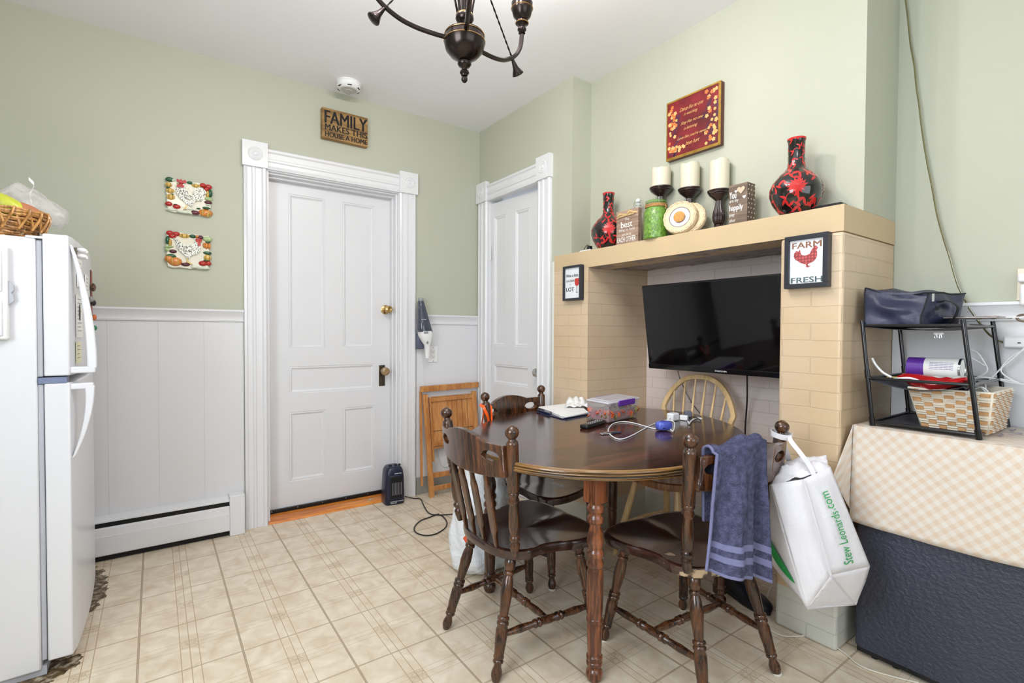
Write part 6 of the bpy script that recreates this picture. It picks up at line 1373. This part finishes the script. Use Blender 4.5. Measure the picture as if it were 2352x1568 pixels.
# ---- cooler bag on top
NVB=mat('navy_nylon',C(40,44,72),.42,noise=.15,nscale=6,bump=.5,bscale=6,spec=.6);NVB.node_tree.nodes['Bump'].inputs['Distance'].default_value=.03
STP=mat('black_webbing',C(22,22,28),.7,noise=.2,nscale=200)
za=zt_-.02
cbg=thing('cooler_bag',(.24,FLt.y-.10,za),'dark navy nylon cooler bag on the top shelf of the rack','bag')
f00,f10,f11,f01=XP(1985,748,.075),XP(2115,765,.075),XP(2135,672,.10),XP(1990,662,.10)
b00=Vector((.40,f00.y+.0,f00.z));b10=Vector((.40,f10.y-.02,f10.z));b11=Vector((.36,f11.y-.035,f11.z+.004));b01=Vector((.36,f01.y-.01,f01.z+.01))
f00.z=f10.z=za+.004;b00.z=b10.z=za+.004;K=22
def pw(mb,a,b,c,d,bul,seed):
    N=(b-a).cross(d-a).normalized();ctr=(f00+b10+f11+b01)/4;N=N if N.dot((a+c)/2-ctr)>0 else -N
    mb.grid(lambda u,v:a.lerp(b,u).lerp(d.lerp(c,u),v)+N*(bul*math.sin(PI*u)*math.sin(PI*v)+.012*MN.noise(Vector((u*3,v*3,seed)))*math.sin(PI*u)*math.sin(PI*v)*2)-VZ*(.014*math.sin(PI*u) if False else 0),K,K)
def soft(m_):
    for i,v in enumerate(m_.v):
        v=Vector(v);k=max(0,min(1,(v.z-za)/(f01.z-za)));s_=max(0,min(1,(f00.y-v.y)/(f00.y-f10.y)));v+=MN.noise_vector(v*9)*.011*min(1,k*4);v.z-=k*.012*math.sin(PI*s_);m_.v[i]=tuple(v)
    return m_
mb=MB();pw(mb,f00,f10,f11,f01,.014,1);pw(mb,f10,b10,b11,f11,.010,2);pw(mb,b10,b00,b01,b11,.01,3);pw(mb,b00,f00,f01,b01,.01,4);pw(mb,f00,f10,b10,b00,.0,5)
soft(mb).build('body',NVB,cbg,angle=70)
mb=MB();pw(mb,f01,f11,b11,b01,-.012,6);soft(mb).build('lid',NVB,cbg,solid=.004,angle=70)
mb=MB();mb.tube([f01,f01.lerp(f11,.25)-VZ*.006,f01.lerp(f11,.5)-VZ*.010,f01.lerp(f11,.75)-VZ*.006,f11,f11.lerp(b11,.5),b11],.0028,6);mb.tube([f11,f11.lerp(f10,.5),f10],.0024,6);mb.tube([f01,f01.lerp(f00,.5),f00],.0024,6);soft(mb).build('piping',STP,cbg)
mb=MB();q=f11+Vector((-.008,-.012,-.004));mb.ribbon([q,q-VZ*.012,q-VZ*.026],(0,.006,0),.002);mb.build('zip_pull',CHROME,cbg)
s0_=XP(2150,698,.16);mb=MB();mb.ribbon([s0_,XP(2172,690,.16),XP(2196,700,.17),XP(2200,712,.18),XP(2188,735,.2),XP(2170,750,.22)],(.026,0,0),.002);mb.box((.145,s0_.y-.004,s0_.z-.02),(.175,s0_.y+.002,s0_.z+.006));mb.build('handle_strap',STP,cbg)
mb=MB();mb.ribbon([XP(1985,676,.2),XP(1970,690,.2),XP(1960,722,.2),XP(1960,742,.2),XP(1975,750,.2)],(.026,0,0),.002);mb.build('handle_strap',STP,cbg)
# ---- tablet, clipboard edge and binder clip on the top shelf
tb_=thing('tablet',XP(2300,745,.3),'thin silver-edged tablet lying flat at the right end of the top shelf','tablet')
p,q=XP(2195,748,.30),XP(2352,738,.30)
za2=zt_+.006
MB().box((.20,FRt.y-.055,za2),(.40,FRt.y+.09,za2+.007)).build('silver_body',mat('silver_brown_edge',C(160,150,146),.2,.7,noise=.2),tb_,bevel=.003);MB().box((.205,FRt.y-.050,za2+.0071),(.395,FRt.y+.085,za2+.0076)).build('screen',BLACKP,tb_);MB().tube([(.30,FRt.y-.055,za2+.004),(.305,FRt.y-.11,za2+.004),(.31,FRt.y-.17,za2+.002),(.34,FRt.y-.24,za2-.02),(.35,-3.3,za2-.05)],.002,6).build('white_cable',WPL,tb_)
bcq=XP(2155,768,.07);t_=thing('binder_clip',bcq,'small silver binder clip under the front bar of the top shelf','clip');MB().box((bcq.x,bcq.y-.012,bcq.z),(bcq.x+.012,bcq.y+.012,bcq.z+.006)).build('clip_body',CHROME,t_);MB().tube([bcq+Vector((0,-.007,0)),bcq+Vector((0,-.009,-.010)),bcq+Vector((0,-.003,-.010)),bcq+Vector((0,-.004,0))],.0009,5).tube([bcq+Vector((0,.007,0)),bcq+Vector((0,.009,-.010)),bcq+Vector((0,.003,-.010)),bcq+Vector((0,.004,0))],.0009,5).build('clip_wire',CHROME,t_)
# ---- middle shelf: can, snack bag, cables
zm_=lvl(.44)[0].z
a,b=XP(2088,848,.22),XP(2210,848,.22);a.z=b.z=zm_+.020;can=thing('cardboard_tube',(a+b)/2-VZ*.034,'white and purple cardboard tube lying on the middle shelf','can')
dd=(b-a).normalized();La=(b-a).length
MB().lathe([(.036,0),(.036,La*.34)],a+VZ*.018,dd,32).build('purple_end',mat('purple_label',C(98,52,160),.4),can);MB().lathe([(.036,La*.34),(.036,La)],a+VZ*.018,dd,32).build('white_label',PAP,can);MB().lathe([(.0375,La-.004),(.0375,La+.002),(.034,La+.002),(.033,La-.004),(0,La-.004)],a+VZ*.018,dd,32).build('metal_rim',CHROME,can)
mb=MB();rr_=random.Random(8)
for k in range(5):
    for j in range(5):
        th=2.5+.16*j;c_=a+VZ*.018+dd*(La*(.45+.09*k));U_=Vector((math.cos(th),0,math.sin(th)));mb.add([c_+U_*.0365,c_+U_*.0365+dd*.012,c_+Vector((math.cos(th+.04),0,math.sin(th+.04)))*.0365+dd*.012,c_+Vector((math.cos(th+.04),0,math.sin(th+.04)))*.0365],[(0,1,2,3)])
mb.build('printed_lines',mat('violet_ink',C(120,90,170),.6),can)
REDB=mat('red_foil_packet',C(176,30,32),.25,noise=.25,nscale=14,coat=.3);SLV=mat('white_back_label',C(206,204,196),.4,noise=.3,nscale=80)
sb=MB();q0,q1=XP(2062,868,.10),XP(2222,862,.10)
def sbf(u,v):
    p=q0.lerp(q1,u);th=.026*math.sin(PI*u)**.5*math.sin(PI*v)**.5
    return Vector((.085+.10*v,p.y,zm_+.012+th+.006*MN.noise(Vector((u*7,v*5,1)))-.022*math.sin(PI*u)))
NU,NV2=30,14;vs=[sbf(i/NU,j/NV2) for j in range(NV2+1) for i in range(NU+1)];vb_=[Vector((sbf(i/NU,j/NV2).x,sbf(i/NU,j/NV2).y,2*(zm_+.012-.022*math.sin(PI*i/NU))-sbf(i/NU,j/NV2).z)) for j in range(NV2+1) for i in range(NU+1)]
fs=[];ms=[]
for L_v,o_ in ((vs,0),(vb_,1)):
    n0=len(sb.v);sb.v+=[tuple(v) for v in L_v]
    for j in range(NV2):
        for i in range(NU): a=n0+j*(NU+1)+i;sb.f.append((a,a+1,a+NU+2,a+NU+1));sb.m.append(1 if (.42<i/NU<.93 and j>3 and o_==0) else 0)
tag(sb.build('snack_bag',[REDB,SLV],angle=70),'red snack bag with a white printed back lying on the middle shelf','snack bag')
mb=MB();mb.tube([XP(2003,822,.12),XP(2012,838,.12),XP(2028,855,.11),XP(2048,866,.10)],.004,6).tube([XP(2052,870,.08),XP(2090,868,.08),XP(2120,878,.08)],.0035,6);tag(mb.build('loose_cable',WPL),'white cable curling up at the left end of the middle shelf','cable')
YB=mb=MB();q=XP(2045,862,.14);mb.grid(lambda u,v:Vector((.10+.05*v,q.y-.05*u,zm_+.004+.006*math.sin(PI*u)-.012*u)),8,6);tag(mb.build('yellow_wrapper',mat('yellow_wrapper_foil',C(214,190,70),.3,noise=.2),solid=.001),'small yellow wrapper under the left end of the red snack bag','wrapper')
# ---- whitewashed woven-look basket on the bottom shelf
WB=mat('whitewashed_wood',C(226,216,200),.55,noise=.10,nscale=30,bump=.3,bscale=60);WT=mat('bare_tan_weave',C(190,146,100),.6,noise=.15,nscale=40)
bt0,bt1=XP(2088,897,.105),XP(2275,897,.105);bb0,bb1=XP(2117,990,.125),XP(2262,1000,.125)
zb0=z0_+.004;ztb=(XP(2088,895,.105).z+XP(2275,897,.105).z)/2;yL,yR=bt0.y,XP(2280,900,.105).y;yl_,yr_=bb0.y,XP(2268,1000,.125).y
xf,xk=.10,.36;xfb,xkb=.125,.335
T4=[Vector((xf,yL,ztb)),Vector((xf,yR,ztb)),Vector((xk,yR,ztb)),Vector((xk,yL,ztb))];B4=[Vector((xfb,yl_,zb0)),Vector((xfb,yr_,zb0)),Vector((xkb,yr_,zb0)),Vector((xkb,yl_,zb0))]
bk=thing('woven_basket',(.23,(yL+yR)/2,zb0),'whitewashed tapered basket with basketweave pattern on the bottom shelf','basket')
mb=MB()
for i in range(4): j=(i+1)%4;mb.add([T4[i],T4[j],B4[j],B4[i]],[(0,1,2,3)])
mb.add(B4,[(0,1,2,3)]);mb.build('walls',WB,bk,solid=.006)
mb=MB();ctr=(sum(T4,Vector())+sum(B4,Vector()))/8
for i in (0,1):
    a,b,c,d=T4[i],T4[(i+1)%4],B4[(i+1)%4],B4[i];N_=(b-a).cross(d-a).normalized();N_=N_ if N_.dot(a-ctr)>0 else -N_
    cols=7 if i==0 else 8
    for r_ in range(9):
        for k in range(cols):
            if (k+r_)%2==0:
                u0,u1=(k+.06)/cols,(k+.94)/cols;v0,v1=(r_+.10)/9,(r_+.92)/9;F=lambda u,v:a.lerp(b,u).lerp(d.lerp(c,u),v);h_=.004
                P4=[F(u0,v0),F(u1,v0),F(u1,v1),F(u0,v1)];inn=[F(u0+.03/cols*3,v0+.02),F(u1-.03/cols*3,v0+.02),F(u1-.03/cols*3,v1-.015),F(u0+.03/cols*3,v1-.015)]
                mb.mi(1).add([p+N_*.0032 for p in P4]+[p+N_*(.0032+h_) for p in inn],[(0,1,5,4),(1,2,6,5),(2,3,7,6),(3,0,4,7),(4,5,6,7)])
            else:
                for vv in (.25,.75):
                    u0,u1=(k-.15)/cols,(k+1.15)/cols;u0=max(0,u0);u1=min(1,u1);v0=(r_+vv-.14)/9;v1=(r_+vv+.14)/9;F=lambda u,v:a.lerp(b,u).lerp(d.lerp(c,u),v)
                    P4=[F(u0,v0),F(u1,v0),F(u1,v1),F(u0,v1)];mb.mi(0).add([p+N_*.003 for p in P4]+[F(u0+.02,(v0+v1)/2-.008)+N_*.009,F(u1-.02,(v0+v1)/2-.008)+N_*.009,F(u1-.02,(v0+v1)/2+.008)+N_*.009,F(u0+.02,(v0+v1)/2+.008)+N_*.009],[(0,1,5,4),(1,2,6,5),(2,3,7,6),(3,0,4,7),(4,5,6,7)])
mb.build('weave_pattern',[WB,WT],bk)
mb=MB()
for i in range(4): mb.cyl(T4[i],T4[(i+1)%4],.0038,n=8)
mb.build('rim',WB,bk)
mb=MB();rr_=random.Random(6)
for k in range(5):
    c_=Vector((.22+rr_.uniform(-.06,.06),yR+.05+rr_.uniform(0,.10),ztb-.01));r_=rr_.uniform(.02,.035);pl_=[c_+Vector((r_*math.cos(a)*.6,r_*math.sin(a),.018*math.sin(a*2+k)+.004*k)) for a in [2*PI*i/14 for i in range(14)]];mb.mi(k%2).tube(pl_,.0028,6,closed=True)
tag(mb.build('coiled_cables',[BLACKP,WPL]),'black and white coiled cables bundled inside the whitewashed basket','cables')
# ---- power strip, wall cable, outlet and adapters on the alcove wall
xw=XA-.006
a=XP(2306,780,xw-.02);t_=thing('power_strip',(xw-.015,a.y-.09,a.z-.02),'white power strip fixed on the white wainscot at the right edge','power strip')
b_=MB();ang_=.05;b_.box((xw-.036,a.y-.26,a.z-.028),(xw-.002,a.y,a.z+.012));b_.build('strip_body',WPL,t_,bevel=.006,seg=3);MB().box((xw-.0375,a.y-.045,a.z-.012),(xw-.035,a.y-.037,a.z-.008)).build('slot',BLACKP,t_)
wcb=[(2079,-6),(2084,30),(2088,70),(2092,105),(2100,150),(2105,200),(2111,240),(2116,285),(2124,340),(2132,385),(2141,430),(2147,465),(2154,500),(2168,550),(2181,590),(2192,630),(2202,660),(2222,700),(2238,725),(2250,742),(2258,752),(2272,768),(2290,780),(2304,786)]
OLV=mat('olive_clear_cable',C(120,116,78),.2,noise=.15,nscale=80,coat=.4)
pts=[XP(u,v,xw-.018-(.010 if 20<i<23 else 0)) for i,(u,v) in enumerate(wcb)]
mb=MB();mb.tube(pts,.0042,8,flat=.6);tag(mb.build('wall_cable',OLV),'long olive brown cable running diagonally down the alcove wall from the ceiling','cable')
a=XP(2352,665,xw);t_=thing('wall_outlet',(XA,a.y-.02,a.z-.06),'cream double outlet with plug-in white adapters at the right edge above the rail','outlet')
q1=XP(2337,617,XA-.004);q2=XP(2337,690,XA-.004)
MB().box((XA-.007,q1.y-.08,q2.z),(XA-.001,q1.y,q1.z)).build('cover_plate',mat('cream_plate',C(226,216,196),.4),t_,bevel=.002);MB().box((XA-.034,q1.y-.075,q1.z-.050),(XA-.007,q1.y-.004,q1.z-.018)).build('upper_adapter',WPL,t_,bevel=.006);MB().box((XA-.045,q1.y-.08,q2.z-.02),(XA-.007,q1.y-.012,q1.z-.058)).build('lower_adapter',WPL,t_,bevel=.008,seg=3)
mb=MB();lc=[(2352,722),(2340,725),(2336,731),(2344,736),(2356,737)];mb.tube([XP(u,v,xw-.03) for u,v in lc],.004,6);tag(mb.build('brown_cord_loop',mat('brown_cord',C(110,96,76),.4)),'brown cord loop in front of the chair rail at the right edge','cord')
mb=MB()
for L in ([(2362,790),(2335,815),(2300,845),(2270,875),(2240,900)],[(2362,800),(2340,808),(2318,822),(2300,845),(2305,860),(2330,875),(2340,878),(2310,872),(2260,866),(2235,868)],[(2228,803),(2245,810),(2258,828),(2268,848),(2258,860),(2240,868)],[(2232,822),(2250,832),(2262,840)],[(2225,870),(2270,868),(2320,878),(2362,884)]):
    mb.tube([XP(u,v,.40-.0*i) for i,(u,v) in enumerate(L)],.0026,6)
tag(mb.build('white_cable_tangle',WPL),'tangle of thin white cables between the rack and the power strip','cables')
# ---- cords on the floor and black shoe behind the front chair
mb=MB();mb.tube([ZP(u,v,.004) for u,v in [(1772,1345),(1765,1360),(1760,1385),(1757,1412),(1760,1437),(1775,1450),(1800,1460),(1830,1461),(1860,1460),(1890,1470),(1920,1486),(1945,1503),(1965,1521),(1990,1535),(2020,1545),(2060,1556),(2110,1568)]],.0042,8,flat=.6);tag(mb.build('floor_cable',mat('ivory_cord',C(226,222,208),.4)),'ivory flat cable crossing the floor in front of the brick pillar and chest','cable')
xr=RB-.012
mb=MB();mb.tube([XP(1620,1150,.46),XP(1616,1180,.46),XP(1620,1205,.46),XP(1632,1225,.45)],.003,6);tag(mb.build('recess_cord',WPL),'thin white cord hanging at the back of the brick recess behind the scuffed chair','cord')
sh=ZP(1705,1372,0);t_=thing('black_shoe',(sh.x,sh.y,0),'black shoe on the floor behind the scuffed front chair','shoe')
d_=(ZP(1752,1398,0)-ZP(1672,1345,0)).normalized();n_=Vector((-d_.y,d_.x,0))
def shf(sc):
    mb=MB();vs=[];fs=[];n=20;secs=[(-.13,.030,.052),(-.11,.036,.082),(-.06,.036,.086),(-.01,.038,.066),(.04,.044,.052),(.09,.046,.042),(.125,.034,.032),(.138,.012,.020)]
    for k,(s_,w,h_) in enumerate(secs):
        for i in range(n):
            a=PI*i/(n-1);vs.append(Vector((sh.x,sh.y,0))+d_*s_*1.05+n_*w*sc*math.cos(a)+VZ*(.014+h_*math.sin(a)**.7))
    for k in range(len(secs)-1):
        for i in range(n-1): fs.append((k*n+i,k*n+i+1,(k+1)*n+i+1,(k+1)*n+i))
        fs.append((k*n,k*n+n-1,(k+1)*n+n-1,(k+1)*n))
    fs+=[tuple(range(n)),tuple(range(len(vs)-n,len(vs)))];return mb.add(vs,fs)
shf(1).build('upper',mat('black_shoe_leather',C(22,24,34),.4,noise=.1),t_,angle=60)
mb=MB();mb.prism([(-.14,-.03),(-.14,.03),(-.06,.038),(.05,.047),(.12,.04),(.15,0),(.12,-.04),(.05,-.047),(-.06,-.038)],(sh.x,sh.y,0.0),d_,n_,VZ*.018);mb.build('sole',BLACKP,t_,bevel=.004)
